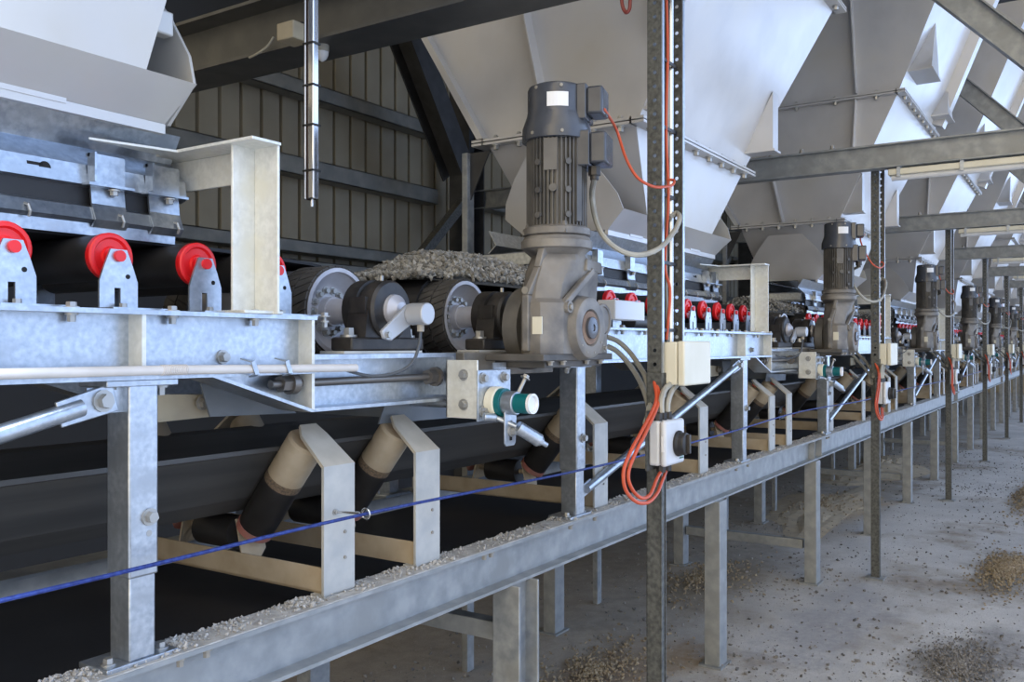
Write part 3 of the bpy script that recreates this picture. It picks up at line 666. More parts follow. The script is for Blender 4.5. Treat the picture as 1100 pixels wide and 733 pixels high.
# feeder rollers
for i in range(11):
    x = 5.568-.234*i
    n = ['first', 'second', 'third', 'fourth', 'fifth', 'sixth', 'seventh', 'eighth', 'ninth', 'tenth', 'eleventh'][i]
    o = thing('feeder_roller', (x, 1.84, 1.776), '', 'roller', None)
    REPEAT.append((o, 'red-capped black roller under the {f} feeder belt, %s from its right-hand end' % n, -1, 6 if i < 8 else 3))
    m = MB(); m.lathe((x, 1.882, 1.90), (x, 2.495, 1.90), [(0,.045),(0,.0525),(.613,.0525),(.613,.045)], 28, caps=True); m.build('roller_shell', SHELLB, o)
    m = MB(); m.lathe((x, 1.860, 1.90), (x, 1.876, 1.90), [(0,.044),(0,.051),(.003,.0545),(.016,.0545),(.022,.052)], 28, caps=False)
    m.lathe((x, 1.860, 1.90), (x, 1.872, 1.90), [(0,.044),(.006,.040),(.006,.024),(.0,.021),(.0,.0)], 28, caps=False); cp = m.build('end_cap', RED, o)
    m = MB(); m.lathe((x, 1.8665, 1.90), (x, 1.864, 1.90), [(0,.022),(1,.017)], 20, caps=False, frac=True); m.build('seal_ring', STEELB, cp)
    m = MB(); m.cyl((x, 1.826, 1.90), (x, 1.90, 1.90), .013, n=16); m.build('shaft_end', RED, o)
    for y in (1.834,):
        # bracket plate with a slot: left and right halves joined above the slot
        t = .006; w = .047; z0 = 1.7765
        m = MB(); zt = 1.915
        L = [(x-w, z0), (x-.011, z0), (x-.011, z0+.052), (x+.004, z0+.052), (x+.004, z0), (x+w, z0), (x+w, z0+.062), (x+.020, zt), (x+.0135, zt-.004), (x+.0125, 1.893), (x-.0125, 1.893), (x-.0135, zt-.004), (x-.020, zt), (x-w, z0+.062)]
        # split into convex pieces
        def pl(q): m.prism([(a, y, b) for a, b in q], (0, t, 0))
        pl([(x-w, z0), (x-.011, z0), (x-.011, z0+.052), (x-w, z0+.052)]); pl([(x+.004, z0), (x+w, z0), (x+w, z0+.052), (x+.004, z0+.052)])
        pl([(x-w, z0+.052), (x+w, z0+.052), (x+w, z0+.066), (x+.034, 1.880), (x-.034, 1.880), (x-w, z0+.066)])
        pl([(x-.034, 1.880), (x+.034, 1.880), (x+.020, zt), (x-.020, zt)])
        m.box(x-w-.025, x+w+.025, y-.09, y+.012, z0-.001, z0+.005)
        b_ = m.build('bracket', GALV, o)
        m = MB(); m.cyl((x+.022, y-.001, 1.855), (x+.022, y+.0005, 1.855), .0055, n=12); m.build('bracket_hole', mat_hole, b_)
    m = MB(); m.hexn((x-.003, y-.02, z0+.005), (0,0,1), .009, .012); m.build('bracket_bolt', BOLT, o)
    m = MB(); m.box(x-.035, x+.035, 2*YC-1.84, 2*YC-1.834, 1.7765, 1.91); m.build('bracket', GALV, o)
# skirts
sk = thing('skirt_board', (4.4, YC, 1.95), '', 'skirt', None); rep(sk, 'galvanised skirt boards under the {f} bin, with strap hangers above the feeder belt')
SX0, SX1 = 3.50, 5.375
for s in (0, 1):
    y = (lambda a: a) if s == 0 else (lambda a: 2*YC-a)
    a, b = ((SX1, -(SX1-SX0)) if s == 0 else (SX0, SX1-SX0))
    m = MB(); m.sheet([(a, y(1.992), 2.243), (a, y(2.032), 2.172), (a, y(1.972), 2.118), (a, y(1.966), 2.075), (a, y(1.985), 2.07)], (b, 0, 0), .004); m.build('upper_flare', GALVS, sk, smooth=20)
    a, b = ((5.335, -(5.335-SX0)) if s == 0 else (SX0, 5.335-SX0))
    m = MB(); m.sheet([(a, y(1.974), 2.024), (a, y(1.955), 2.018), (a, y(1.944), 1.992), (a, y(1.958), 1.985), (a, y(1.960), 1.956)], (b, 0, 0), .004); m.build('clamp_rail', GALVS, sk, smooth=20)
    m = MB(); m.box(SX0+.03, SX1-.03, y(1.975), y(1.985), 1.96, 2.10); m.build('rubber_strip', BELTUP, sk)
    st = (5.15, 5.302, 4.75, 4.42, 4.10, 3.75)
    for xx in st:
        m = MB(); wd = .043
        def strap(pts):
            A = [(p[0], y(p[1]), p[2]) for p in pts]
            for p, q in zip(A, A[1:]):
                m.hexa([(xx-wd, p[1]-.003, p[2]), (xx+wd, p[1]-.003, p[2]), (xx+wd, p[1]+.003, p[2]+.001), (xx-wd, p[1]+.003, p[2]+.001)], [(xx-wd, q[1]-.003, q[2]), (xx+wd, q[1]-.003, q[2]), (xx+wd, q[1]+.003, q[2]+.001), (xx-wd, q[1]+.003, q[2]+.001)])
        strap([(0, 1.955, 2.145), (0, 1.955, 2.075)]); strap([(0, 1.958, 2.07), (0, 1.953, 2.03), (0, 1.948, 2.018), (0, 1.936, 1.992), (0, 1.951, 1.975)])
        m.box(xx-wd-.002, xx-wd+.003, y(1.935), y(1.965), 2.08, 2.148); m.box(xx-wd-.002, xx+wd, y(1.955), y(1.972), 2.14, 2.148)
        m.box(xx-wd-.018, xx+wd+.012, y(1.93), y(1.962), 2.070, 2.076)
        hg = m.build('strap_hanger', GALVS, sk)
        b2 = MB(); b2.hexn((xx+.01, y(1.945), 2.068), (0,0,-1), .010, .014); b2.tube([(xx+.02, y(1.946), 2.010), (xx+.022, y(1.930), 2.006), (xx+.024, y(1.926), 1.992), (xx+.024, y(1.932), 1.98)], .0035, 6); b2.build('hook_bolt', BOLT, hg)
    b2 = MB()
    for xx in (4.93, 4.6, 4.27): b2.tube([(xx+.02, y(1.950), 2.010), (xx+.022, y(1.936), 2.006), (xx+.024, y(1.932), 1.992), (xx+.024, y(1.938), 1.98)], .0035, 6)
    b2.build('hook_bolt', BOLT, sk)
    if s == 0:
        b2 = MB(); b2.cyl((5.005, 1.9655, 2.098), (5.005, 1.9675, 2.098), .014, n=16); b2.box(4.965, 5.0, 1.9655, 1.9675, 2.100, 2.107); b2.build('keyhole_slot', mat_hole, sk)
m = MB(); m.box(SX0-.005, SX0, 1.99, 2*YC-1.99, 2.06, 2.13); m.sheet([(SX0, 1.99, 2.13), (SX0-.05, 1.99, 2.12), (SX0-.05, 1.99, 2.07)], (0, .42, 0), .004); m.build('end_flare', GALVS, sk, smooth=0)
# discharge chute under the head drum
o = thing('discharge_chute', (2.5, YC, 1.47), '', 'chute', None); rep(o, 'dull steel chute plates hanging under the head drum of the {f} feeder', 0, 6)
m = MB(); m.prism([(2.10, 1.86, 1.455), (2.56, 1.86, 1.448), (2.60, 1.86, 1.60), (2.17, 1.86, 1.60)], (0, .006, 0)); m.build('side_plate', NAVYP, o)
m = MB(); m.prism([(2.10, 2.54, 1.455), (2.56, 2.54, 1.448), (2.60, 2.54, 1.60), (2.17, 2.54, 1.60)], (0, .006, 0)); m.build('side_plate', NAVYP, o)
m = MB(); m.box(2.165, 2.17, 1.866, 2.54, 1.47, 1.60); m.build('front_plate', NAVYP, o)
o = thing('return_guard', (5.2, 1.95, 1.45), '', 'guard', None); rep(o, 'dull guard plates with a tan board between the {f} feeder and the long belt')
dx = Vector((P, 0, 0))
m = MB(); m.prism([WY(216,412,1.95)+dx, WY(226,448,1.95)+dx, WY(318,444,1.95)+dx, WY(300,410,1.95)+dx], (0, .006, 0)); m.build('guard_plate', NAVYP, o)
m = MB(); m.prism([WY(150,424,2.0)+dx, WY(150,456,2.0)+dx, WY(225,448,2.0)+dx, WY(222,424,2.0)+dx], (0, .008, 0)); m.build('tan_board', TANSH, o)
m = MB(); m.hexn(WY(217,433,1.985)+dx, (0,-1,0), .014, .018); m.build('board_bolt', BOLTD, o)
# ================================================================== GEARMOTOR
MX, MY = 2.56, 1.49
o = thing('gearmotor', (MX, MY, 1.65), '', 'motor', None)
rep(o, 'dusty grey upright gearmotor at the head of the {f} feeder, {g} in the motor row', 0, 6)
def circ(cx, cy, r, z, n=32, sq=0.):
    out = []
    for i in range(n):
        t = 2*math.pi*i/n; c, s_ = math.cos(t), math.sin(t)
        k = 1/max(abs(c), abs(s_))
        rr = 1*(1-sq)+k*sq; out.append((cx+r*rr*c, cy+r*rr*s_, z))
    return out
def rect(x0, x1, y0, y1, z, n=32, ch=.02):
    # chamfered rectangle sampled to n points by angle
    cx, cy, hx, hy = (x0+x1)/2, (y0+y1)/2, (x1-x0)/2, (y1-y0)/2; out = []
    for i in range(n):
        t = 2*math.pi*i/n; c, s_ = math.cos(t)*hx, math.sin(t)*hy
        k = min(hx/abs(c) if abs(c) > 1e-9 else 9e9, hy/abs(s_) if abs(s_) > 1e-9 else 9e9)
        px, py = c*k, s_*k
        ex, ey = hx-abs(px), hy-abs(py)
        if ex+ey < ch:
            d = (ch-ex-ey)/2; px -= math.copysign(d, px); py -= math.copysign(d, py)
        out.append((cx+px, cy+py, z))
    return out
GX0, GX1, GY0, GY1 = 2.41, 2.80, 1.415, 1.575
m = MB()
m.loft([rect(GX0, GX1, GY0, GY1, 1.672, ch=.05), rect(GX0, GX1, GY0, GY1, 1.835, ch=.05), rect(GX0+.012, GX1-.005, GY0+.018, GY1, 1.85, ch=.05), rect(GX0+.02, GX1-.012, GY0+.012, GY1, 1.90, ch=.06), rect(MX-.122, MX+.205, MY-.085, MY+.09, 1.945, ch=.07), rect(MX-.112, MX+.17, MY-.09, MY+.09, 1.975, ch=.08), rect(MX-.108, MX+.12, MY-.098, MY+.098, 1.995, ch=.10), circ(MX, MY, .110, 2.012)])
gb = m.build('gear_case', GEAR, o, smooth=30)
m = MB(); m.lathe((MX, MY, 2.010), (MX, MY, 2.062), [(0,.105),(.006,.118),(.030,.118),(.036,.112),(.044,.108),(.05,.095)], 40); m.build('motor_flange', GEAR, o, smooth=30)
# cast ribs: upright fin on the left face, slanting web, shoulder band on the right
m = MB()
m.prism([(GX0+.115, GY0-.012, 1.672), (GX0+.135, GY0-.012, 1.672), (GX0+.135, GY0-.012, 1.86), (GX0+.125, GY0-.012, 1.91), (GX0+.125, GY0-.012, 2.012), (GX0+.105, GY0-.012, 2.012), (GX0+.095, GY0-.012, 1.91), (GX0+.115, GY0-.012, 1.84)], (0, .03, 0)) if 0 else None
m.hexa([(GX0-.012, 1.50, 1.68), (GX0+.02, 1.50, 1.68), (GX0+.02, 1.525, 1.68), (GX0-.012, 1.525, 1.68)], [(GX0-.012, 1.50, 1.86), (GX0+.02, 1.50, 1.86), (GX0+.02, 1.525, 1.86), (GX0-.012, 1.525, 1.86)])
m.hexa([(GX0-.012, 1.50, 1.86), (GX0+.02, 1.50, 1.86), (GX0+.02, 1.525, 1.86), (GX0-.012, 1.525, 1.86)], [(MX-.125, 1.48, 1.95), (MX-.07, 1.48, 1.95), (MX-.07, 1.505, 1.95), (MX-.125, 1.505, 1.95)])
m.hexa([(MX-.125, 1.48, 1.95), (MX-.07, 1.48, 1.95), (MX-.07, 1.505, 1.95), (MX-.125, 1.505, 1.95)], [(MX-.112, 1.47, 2.012), (MX-.07, 1.47, 2.012), (MX-.07, 1.495, 2.012), (MX-.112, 1.495, 2.012)])
m.build('cast_rib', GEAR, gb, bevel=.004); m = MB(); m.bar((GX0+.075, GY0+.006, 1.83), (MX+.09, MY-.083, 1.95), .022, .022, up=(0,1,0)); m.build('cast_rib', GEAR, gb, bevel=.004); m = MB()
m.hexa([(MX+.03, MY-.098, 1.945), (MX+.215, MY-.06, 1.945), (MX+.215, MY+.06, 1.945), (MX+.03, MY+.06, 1.945)], [(MX+.03, MY-.10, 1.985), (MX+.205, MY-.06, 1.985), (MX+.205, MY+.06, 1.985), (MX+.03, MY+.06, 1.985)]); m.cyl((MX+.225, MY-.02, 1.955), (MX+.19, MY-.02, 1.955), .016); m.build('shoulder_band', GEAR, gb, bevel=.004)
MB().cyl((GX0+.085, GY0-.014, 1.822), (GX0+.085, GY0+.02, 1.822), .019).build('case_boss', GEAR, gb); MB().cyl((GX1+.012, MY, 1.74), (GX1-.02, MY, 1.74), .022).build('case_boss', GEAR, gb)
m = MB(); m.box(GX1-.03, GX1+.02, GY0+.02, GY1, 1.66, 1.83)
m.build('side_flange', GEAR, gb, bevel=.004)
m = MB(); m.hexn((GX0+.085, GY0-.012, 1.822), (0,-1,0), .009, .008); m.hexn((GX1-.05, GY0-.002, 1.69), (0,-1,0), .008, .01); m.cyl((GX0-.0135, 1.512, 1.875), (GX0-.0125, 1.512, 1.875), .012); m.build('case_bolt', BOLTD, gb)
# hub disc with the output shaft end
HXc = 2.605
m = MB(); m.lathe((HXc, GY0+.01, 1.757), (HXc, GY0-.035, 1.757), [(0,.108),(.020,.104),(.038,.100),(.042,.094),(.040,.062),(.034,.058)], 40, caps=False); m.lathe((HXc, GY0+.01, 1.757), (HXc, GY0-.03, 1.757), [(0,.06),(.030,.06),(.030,0)], 40, caps=False)
hd = m.build('output_hub', GEAR, o, smooth=40)
m = MB(); m.lathe((HXc, GY0-.018, 1.757), (HXc, GY0-.028, 1.757), [(0,.057),(1,.055),(1,.036)], 32, caps=False, frac=True); m.build('rust_ring', RUST, hd)
m = MB(); m.lathe((HXc, GY0-.018, 1.757), (HXc, GY0-.040, 1.757), [(0,.036),(.9,.036),(1,.031),(1,.012),(.85,.011),(.85,0)], 28, caps=False, frac=True); m.build('shaft_end', MOTOR, hd)
m = MB()
for a in (-2.4, -1.9, -1.3, -.6): m.cyl((HXc+.085*math.cos(a), GY0-.033, 1.757+.085*math.sin(a)), (HXc+.085*math.cos(a), GY0-.030, 1.757+.085*math.sin(a)), .004, n=8)
m.build('hub_screw', BOLTD, hd)
m = MB(); m.lathe((HXc+.13, GY0-.002, 1.785), (HXc+.13, GY0-.010, 1.785), [(0,.058),(1,.056),(1,.048),(.5,.046),(.5,0)], 30, caps=False, frac=True); m.build('cover_cap', GEAR, gb)
m = MB(); m.lathe((HXc-.03, 1.575, 1.757), (HXc-.03, 1.635, 1.757), [(0,.13),(.02,.14),(.05,.14),(.06,.12)], 40); m.build('rear_flange', GEARD, o, smooth=40)
m = MB(); m.box(GX0-.004, GX0+.001, 1.455, 1.49, 1.735, 1.79); m.build('rating_plate', CREAM, gb) 
m = MB(); m.box(2.36, 2.83, 1.42, 1.64, 1.650, 1.672); m.box(2.40, 2.78, 1.44, 1.63, 1.628, 1.652); m.build('foot_plate', GEARD, o, bevel=.003)
b = MB()
for xx in (2.42, 2.50, 2.66, 2.76): b.hexn((xx, 1.432, 1.65), (0,0,-1), .009, .014)
b.build('foot_bolt', BOLTD, o)
# motor body with cooling fins
m = MB(); n = 44; vs = []
secs = []
for z in (2.088, 2.375):
    sec = []
    for i in range(n):
        t0 = 2*math.pi*i/n
        for da, r in ((.0, .088), (.075, .088), (.083, .1005), (.13, .1005)):
            sec.append((MX+r*math.cos(t0+da), MY+r*math.sin(t0+da), z))
    secs.append(sec)
m.loft(secs); mb_ = m.build('finned_body', MOTORD, o, smooth=25)
m = MB(); m.lathe((MX, MY, 2.055), (MX, MY, 2.092), [(0,.096),(.006,.112),(.026,.112),(.034,.098),(.037,.09)], 32)
for i in range(4):
    t = math.pi/4+i*math.pi/2; m.hexa([(MX+.09*math.cos(t)-.02, MY+.09*math.sin(t)-.02, 2.06), (MX+.09*math.cos(t)+.02, MY+.09*math.sin(t)-.02, 2.06), (MX+.09*math.cos(t)+.02, MY+.09*math.sin(t)+.02, 2.06), (MX+.09*math.cos(t)-.02, MY+.09*math.sin(t)+.02, 2.06)], [(MX+.085*math.cos(t)-.012, MY+.085*math.sin(t)-.012, 2.10), (MX+.085*math.cos(t)+.012, MY+.085*math.sin(t)-.012, 2.10), (MX+.085*math.cos(t)+.012, MY+.085*math.sin(t)+.012, 2.10), (MX+.085*math.cos(t)-.012, MY+.085*math.sin(t)+.012, 2.10)])
m.build('end_shield', GEAR, o, smooth=30)
def mdir(a): return Vector((math.cos(a), math.sin(a), 0))
A0 = math.atan2(-MY, -MX)            # direction from the motor to the viewer side
def plate(a, r, w, z0, z1, t=.004):
    d = mdir(a); e = Vector((-d.y, d.x, 0)); c = Vector((MX, MY, 0))+d*r
    P0 = [c-e*w/2+Vector((0,0,z0)), c+e*w/2+Vector((0,0,z0)), c+e*w/2+d*t+Vector((0,0,z0)), c-e*w/2+d*t+Vector((0,0,z0))]
    return P0, [p+Vector((0,0,z1-z0)) for p in P0]
m = MB(); m.hexa(*plate(A0-.20, .099, .045, 2.262, 2.365)); m.build('rating_plate', MOTOR, mb_)
m = MB()
for a, zs in ((A0-.62, (2.12, 2.20, 2.29)), (A0+.36, (2.12, 2.20, 2.29)), (A0-.12, (2.205,))):
    for z in zs:
        c = Vector((MX, MY, z))+mdir(a)*.09; m.cyl(c, c+mdir(a)*.018, .010 if len(zs) > 1 else .013, n=12)
m.build('fin_bolt', MOTORD, mb_)
m = MB(); c = Vector((MX, MY, 0)); m.hexa(*plate(A0+.75, .095, .022, 2.10, 2.372, .012)); m.build('fin_bar', MOTORD, mb_)
# fan cowl
m = MB(); m.lathe((MX, MY, 2.368), (MX, MY, 2.552), [(0,.108),(.002,.114),(.028,.114),(.045,.113),(.085,.099),(.10,.0965),(.170,.0965),(.178,.093),(.184,.08),(.184,.0)], 48); cw = m.build('fan_cowl', MOTOR, o, smooth=35)
m = MB()
for a in (A0-.75, A0+.15, A0+.9):
    for z, r in ((2.535, .0955), (2.385, .113)):
        c = Vector((MX, MY, z))+mdir(a)*r; m.cyl(c, c+mdir(a)*.004, .0055, n=10)
m.build('cowl_screw', BOLTD, cw)
m = MB()
for i in range(6):
    a = A0+.03+(i-2.5)*.12; m.hexa(*[[Vector(p) for p in q] for q in plate(a, .0965, .0118, 2.468, 2.514, .0012)])
lb = m.build('white_label', PANEL, cw); lb['label'] = 'blank white sticker on the fan cowl'
# connection boxes on the right-hand side
dr = mdir(A0+1.30); er = Vector((-dr.y, dr.x, 0))
def obox(r0, r1, w0, w1, z0, z1):
    c = Vector((MX, MY, 0)); q = lambda r, w, z: c+dr*r+er*w+Vector((0,0,z))
    return [q(r0,w0,z0), q(r1,w0,z0), q(r1,w1,z0), q(r0,w1,z0)], [q(r0,w0,z1), q(r1,w0,z1), q(r1,w1,z1), q(r0,w1,z1)]
m = MB(); m.hexa(*obox(.08, .112, -.055, .055, 2.43, 2.545)); bx = m.build('fan_connection_box', MOTOR, o, bevel=.004)
m = MB(); m.hexa(*obox(.112, .165, -.05, .05, 2.445, 2.535)); m.build('lid', MOTOR, bx, bevel=.008)
m = MB(); m.hexa(*obox(.08, .125, -.062, .062, 2.278, 2.392)); bx = m.build('terminal_box', MOTOR, o, bevel=.004)
m = MB(); m.hexa(*obox(.125, .178, -.058, .058, 2.285, 2.385)); m.build('lid', MOTOR, bx, bevel=.007)
m = MB(); c = Vector((MX, MY, 0))+dr*.13-er*.01; m.cyl(c+Vector((0,0,2.28)), c+Vector((0,0,2.252)), .021, n=8); m.cyl(c+Vector((0,0,2.255)), c+Vector((0,0,2.238)), .015, n=12); m.build('cable_gland', BLACK, bx)
gl = c+Vector((0,0,2.245)); cb = Vector((MX, MY, 2.462))+dr*.165-er*.02
# cables of the motor
def cable(name, pts, r, m_, tmpl, cat='cable', k0=0, k1=6, nn=8):
    ob = MB().tube(spline(pts, nn), r, 8).build(name, m_); tag(ob, None, cat); rep(ob, tmpl, k0, k1); return ob
cable('fan_cable', [cb, WY(662,139,1.40), WY(672,169,1.36), WY(684,190,1.32), WY(700,200,1.29), WY(713,201,1.28), WY(722,199,1.285), WY(724,194,1.30), WY(716,193,1.33)], .0052, ORANGE, 'orange cable hanging from the fan box of the {g} gearmotor to its perforated post')
cable('motor_cable', [gl, WY(636,209,1.44), WY(640,236,1.42), WY(650,256,1.38), WY(668,270,1.34), WY(688,274,1.30), WY(708,267,1.27), WY(722,252,1.27), WY(730,236,1.28), WY(727,229,1.32), WY(719,234,1.33)], .0095, GREYC, 'grey cable sagging from the terminal box of the {g} gearmotor to its perforated post')
# ================================================================== PERFORATED POSTS
def perf(m, x, y0, y1, z0, z1, t, rows=1, axis='x', r=.0075, pitch=.05):
    n = int((z1-z0)/pitch); dz = (z1-z0)/n
    for k in range(n):
        za, zb = z0+k*dz, z0+(k+1)*dz; yc, zc = (y0+y1)/2, (za+zb)/2
        outer = [(y1, zc), (y1, zb), (yc, zb), (y0, zb), (y0, zc), (y0, za), (yc, za), (y1, za)]
        inner = [(yc+r*math.cos(i*math.pi/4), zc+r*math.sin(i*math.pi/4)) for i in range(8)]
        vs = []
        for dx_ in (0, t):
            vs += [(x+dx_, a, b) for a, b in outer]+[(x+dx_, a, b) for a, b in inner]
        fs = []
        for i in range(8):
            j = (i+1) % 8
            fs += [(i, j, 8+j, 8+i), (16+i, 24+i, 24+j, 16+j), (8+i, 8+j, 24+j, 24+i)]
        for i in (7, 0, 3, 4): fs.append((i, 16+i, 16+(i+1) % 8, (i+1) % 8))
        m.add(vs, fs)
    return m
TX0, TX1, TY0, TY1 = 3.0, 3.208, 1.305, 1.362
o = thing('cable_post', (TX0, TY0, 0), '', 'post', None); rep(o, 'tall perforated steel cable post beside the {g} gearmotor', 0, 6)
perf(MB(), TX0, TY0+.004, TY1, 1.555, 3.12, .004).build('perforated_flange', GALVDK, o, smooth=0); perf(MB(), TX1-.004, TY0+.004, TY1, 1.555, 3.12, .004).build('perforated_flange', GALVDK, o, smooth=0)
m = MB(); m.box(TX0, TX1, TY1, TY1+.003, 1.555, 3.12); m.build('post_web', GALVDK, o)
m = MB(); m.box(TX0, TX0+.016, TY0, TY0+.004, 1.555, 3.12); m.box(TX1-.016, TX1, TY0, TY0+.004, 1.555, 3.12); m.build('front_lip', GALV, o)
m = MB(); m.box(TX0-.012, TX0-.006, TY0+.002, TY1, 0.01, 1.60); m.box(TX0-.012, TX0+.012, TY0-.002, TY0+.004, .01, 1.60); m.box(TX0+.012, TX0+.0245, TY0+.006, TY0+.010, .01, 1.60); m.box(TX0-.012, TX0+.028, TY1-.004, TY1, .01, 1.60); m.box(TX0+.024, TX0+.03, TY0-.002, TY1, .01, 1.60)
m.build('lower_leg', GALVDK, o)
m = MB(); m.box(TX0-.06, TX0+.07, TY0-.035, TY1+.035, 0, .012); m.build('base_plate', GALVD, o)
m = MB(); m.tube([(3.172, 1.346, 1.56), (3.172, 1.346, 3.11)], .012, 10); m.build('silver_conduit', STEELB, o)
m = MB()
for z in (1.75, 2.0, 2.25, 2.5, 2.75): m.box(3.02, 3.19, 1.327, 1.333, z, z+.012)
m.build('cable_tie', BLACK, o)
cable('riser_cable', [(3.095, 1.335, 3.11), (3.10, 1.328, 2.8), (3.09, 1.33, 2.5), (3.10, 1.325, 2.25), (3.092, 1.335, 2.0), (3.108, 1.322, 1.9), (3.095, 1.33, 1.72)], .006, ORANGE, 'orange cable running up inside the perforated post of the {g} gearmotor')
cable('riser_cable', [(3.125, 1.345, 3.11), (3.13, 1.34, 2.6), (3.122, 1.345, 2.1), (3.13, 1.34, 1.7)], .006, GREYC, 'grey cable running up inside the perforated post of the {g} gearmotor')
# cream junction box on the post
o = thing('junction_box', (3.16, 1.28, 1.556), '', 'box', None); rep(o, 'cream junction box mounted on the perforated post of the {g} gearmotor', 0, 6)
MB().box(3.03, 3.29, 1.262, 1.318, 1.556, 1.712).build('box_body', CREAM, o, bevel=.006)
MB().box(3.027, 3.293, 1.232, 1.259, 1.553, 1.715).build('lid', CREAM, o, bevel=.006)
# isolator switch
o = thing('isolator_switch', (2.95, 1.285, 1.278), '', 'switch', None); rep(o, 'light grey isolator switch with dark knob on the post of the {g} gearmotor', 0, 6)
MB().box(2.872, 3.04, 1.262, 1.302, 1.280, 1.436).build('box_body', WHITEP, o, bevel=.008)
MB().box(2.870, 3.042, 1.236, 1.260, 1.278, 1.438).build('cover', WHITEP, o, bevel=.010)
m = MB(); m.lathe((2.975, 1.236, 1.352), (2.975, 1.200, 1.352), [(0,.046),(.3,.046),(.35,.040),(.9,.040),(1,.034)], 24, frac=True); m.box(2.967, 2.983, 1.188, 1.202, 1.318, 1.386); m.build('knob', BLACK, o, bevel=.003)
m = MB(); m.box(2.99, 3.025, 1.2345, 1.2362, 1.296, 1.301); m.box(2.99, 3.025, 1.2345, 1.2362, 1.304, 1.309); m.build('green_mark', mat('green_print', lin(50,110,90), .5), o)
m = MB(); m.box(2.8685, 2.8702, 1.242, 1.252, 1.33, 1.385); m.build('side_sticker', PANEL, o)
m = MB()
for xx in (2.90, 2.94, 2.985): m.cyl((xx, 1.28, 1.436), (xx, 1.28, 1.462), .018, n=8)
for xx in (2.93, 2.98): m.cyl((xx, 1.28, 1.282), (xx, 1.28, 1.252), .018, n=8)
m.build('gland', BLACK, o)
MB().box(2.86, 3.02, 1.302, 1.309, 1.262, 1.47).build('back_plate', GALVDK, o)
cable('box_conduit', [(2.935, 1.28, 1.455), (2.945, 1.285, 1.50), (2.985, 1.29, 1.54), (3.05, 1.29, 1.562)], .011, GREYC, 'left one of two grey conduits rising from the isolator switch of the {g} gearmotor')
cable('box_conduit', [(2.985, 1.28, 1.455), (3.0, 1.283, 1.50), (3.05, 1.287, 1.54), (3.12, 1.29, 1.562)], .011, GREYC, 'right one of two grey conduits rising from the isolator switch of the {g} gearmotor')
cable('supply_cable', [(2.995, 1.335, 1.57), (2.93, 1.30, 1.50), WY(690,462,1.27), WY(678,484,1.255), WY(670,506,1.25), WY(672,526,1.245), WY(683,539,1.24), WY(696,540,1.24), WY(706,530,1.25), WY(711,518,1.265), (2.98, 1.28, 1.256)], .0062, ORANGE, 'outer orange cable loop under the isolator switch of the {g} gearmotor')
cable('supply_cable', [(2.998, 1.325, 1.56), (2.945, 1.295, 1.50), WY(695,462,1.262), WY(683,486,1.247), WY(675,508,1.242), WY(678,524,1.24), WY(688,535,1.24), WY(697,533,1.245), WY(702,524,1.255), WY(705,516,1.265), (2.93, 1.28, 1.256)], .0062, ORANGE, 'inner orange cable loop under the isolator switch of the {g} gearmotor')
cable('feeder_conduit', [WY(652,362,1.60), WY(664,367,1.57), WY(676,378,1.53), WY(686,392,1.48), WY(694,407,1.42), WY(699,430,1.36), (2.96, 1.34, 1.47)], .0105, GREYC, 'upper one of two grey conduits bending behind the post of the {g} gearmotor')
cable('feeder_conduit', [WY(652,372,1.62), WY(662,377,1.59), WY(673,388,1.55), WY(683,402,1.50), WY(691,418,1.44), WY(697,440,1.37), (2.94, 1.345, 1.42)], .0105, GREYC, 'lower one of two grey conduits bending behind the post of the {g} gearmotor')
# diagonal braces between the legs
o = thing('diagonal_brace', (4.0, 1.70, 1.13), '', 'brace', None); rep(o, 'galvanised tube brace slanting up to the right-hand leg of the {f} feeder')
a, b_ = Vector((3.155, 1.70, 1.125)), Vector((4.93, 1.70, 1.575)); d = (b_-a).normalized()
m = MB(); m.tube([a, b_], .0185, 14); m.build('brace_tube', GALV, o)
up = Vector((0,1,0)); s_ = d.cross(up)
m = MB(); m.hexa([b_-d*.05+s_*.026+up*-.004, b_-d*.05-s_*.026+up*-.004, b_-d*.05-s_*.026+up*.004, b_-d*.05+s_*.026+up*.004], [b_+d*.075+s_*.03+up*-.004, b_+d*.075-s_*.03+up*-.004, b_+d*.075-s_*.03+up*.004, b_+d*.075+s_*.03+up*.004])
m.build('end_lug', GALV, o, bevel=.002)
m = MB(); m.box(4.945, 5.026, 1.706, 1.714, 1.56, 1.613); m.build('gusset_plate', GALV, o)
m = MB(); c = b_+d*.045; m.hexn((c.x, 1.696, c.z), (0,-1,0), .016, .02); m.build('pin_bolt', BOLT, o)
m = MB(); c = a+d*1.55; m.cyl((c.x, 1.684, c.z), (c.x, 1.682, c.z), .006, n=10); m.build('tube_hole', mat_hole, o)
m = MB(); m.box(3.118, 3.15, 1.706, 1.714, 1.04, 1.13); m.bar(a-d*.05+up*.006, a+d*.05+up*.006, .05, .008, up=(0,1,0)); m.build('foot_lug', GALV, o)
# belt scraper at the head of the feeder
o = thing('belt_scraper', (2.28, 1.5, 1.44), '', 'scraper', None); rep(o, 'belt scraper with a teal-capped tube on the head frame of the {f} feeder', 0, 6)
m = MB(); m.box(2.19, 2.197, 1.55, 1.668, 1.478, 1.655); m.box(2.19, 2.225, 1.661, 1.668, 1.478, 1.655); m.build('angle_bracket', GALVLIT, o, bevel=.002)
m = MB(); m.box(2.19, 2.37, 1.548, 1.555, 1.470, 1.625); m.build('mounting_plate', GALV, o, bevel=.002)
m = MB(); m.cyl((2.265, 1.548, 1.525), (2.265, 1.515, 1.525), .049, n=32); m.build('bearing_ring', CREAM, o, bevel=.004)
m = MB(); m.cyl((2.265, 1.515, 1.525), (2.265, 1.497, 1.525), .044, n=28); m.build('teal_washer', TEAL, o)
m = MB(); m.cyl((2.265, 1.498, 1.525), (2.265, 1.455, 1.525), .036, n=28); m.build('collar', GALV, o, bevel=.003)
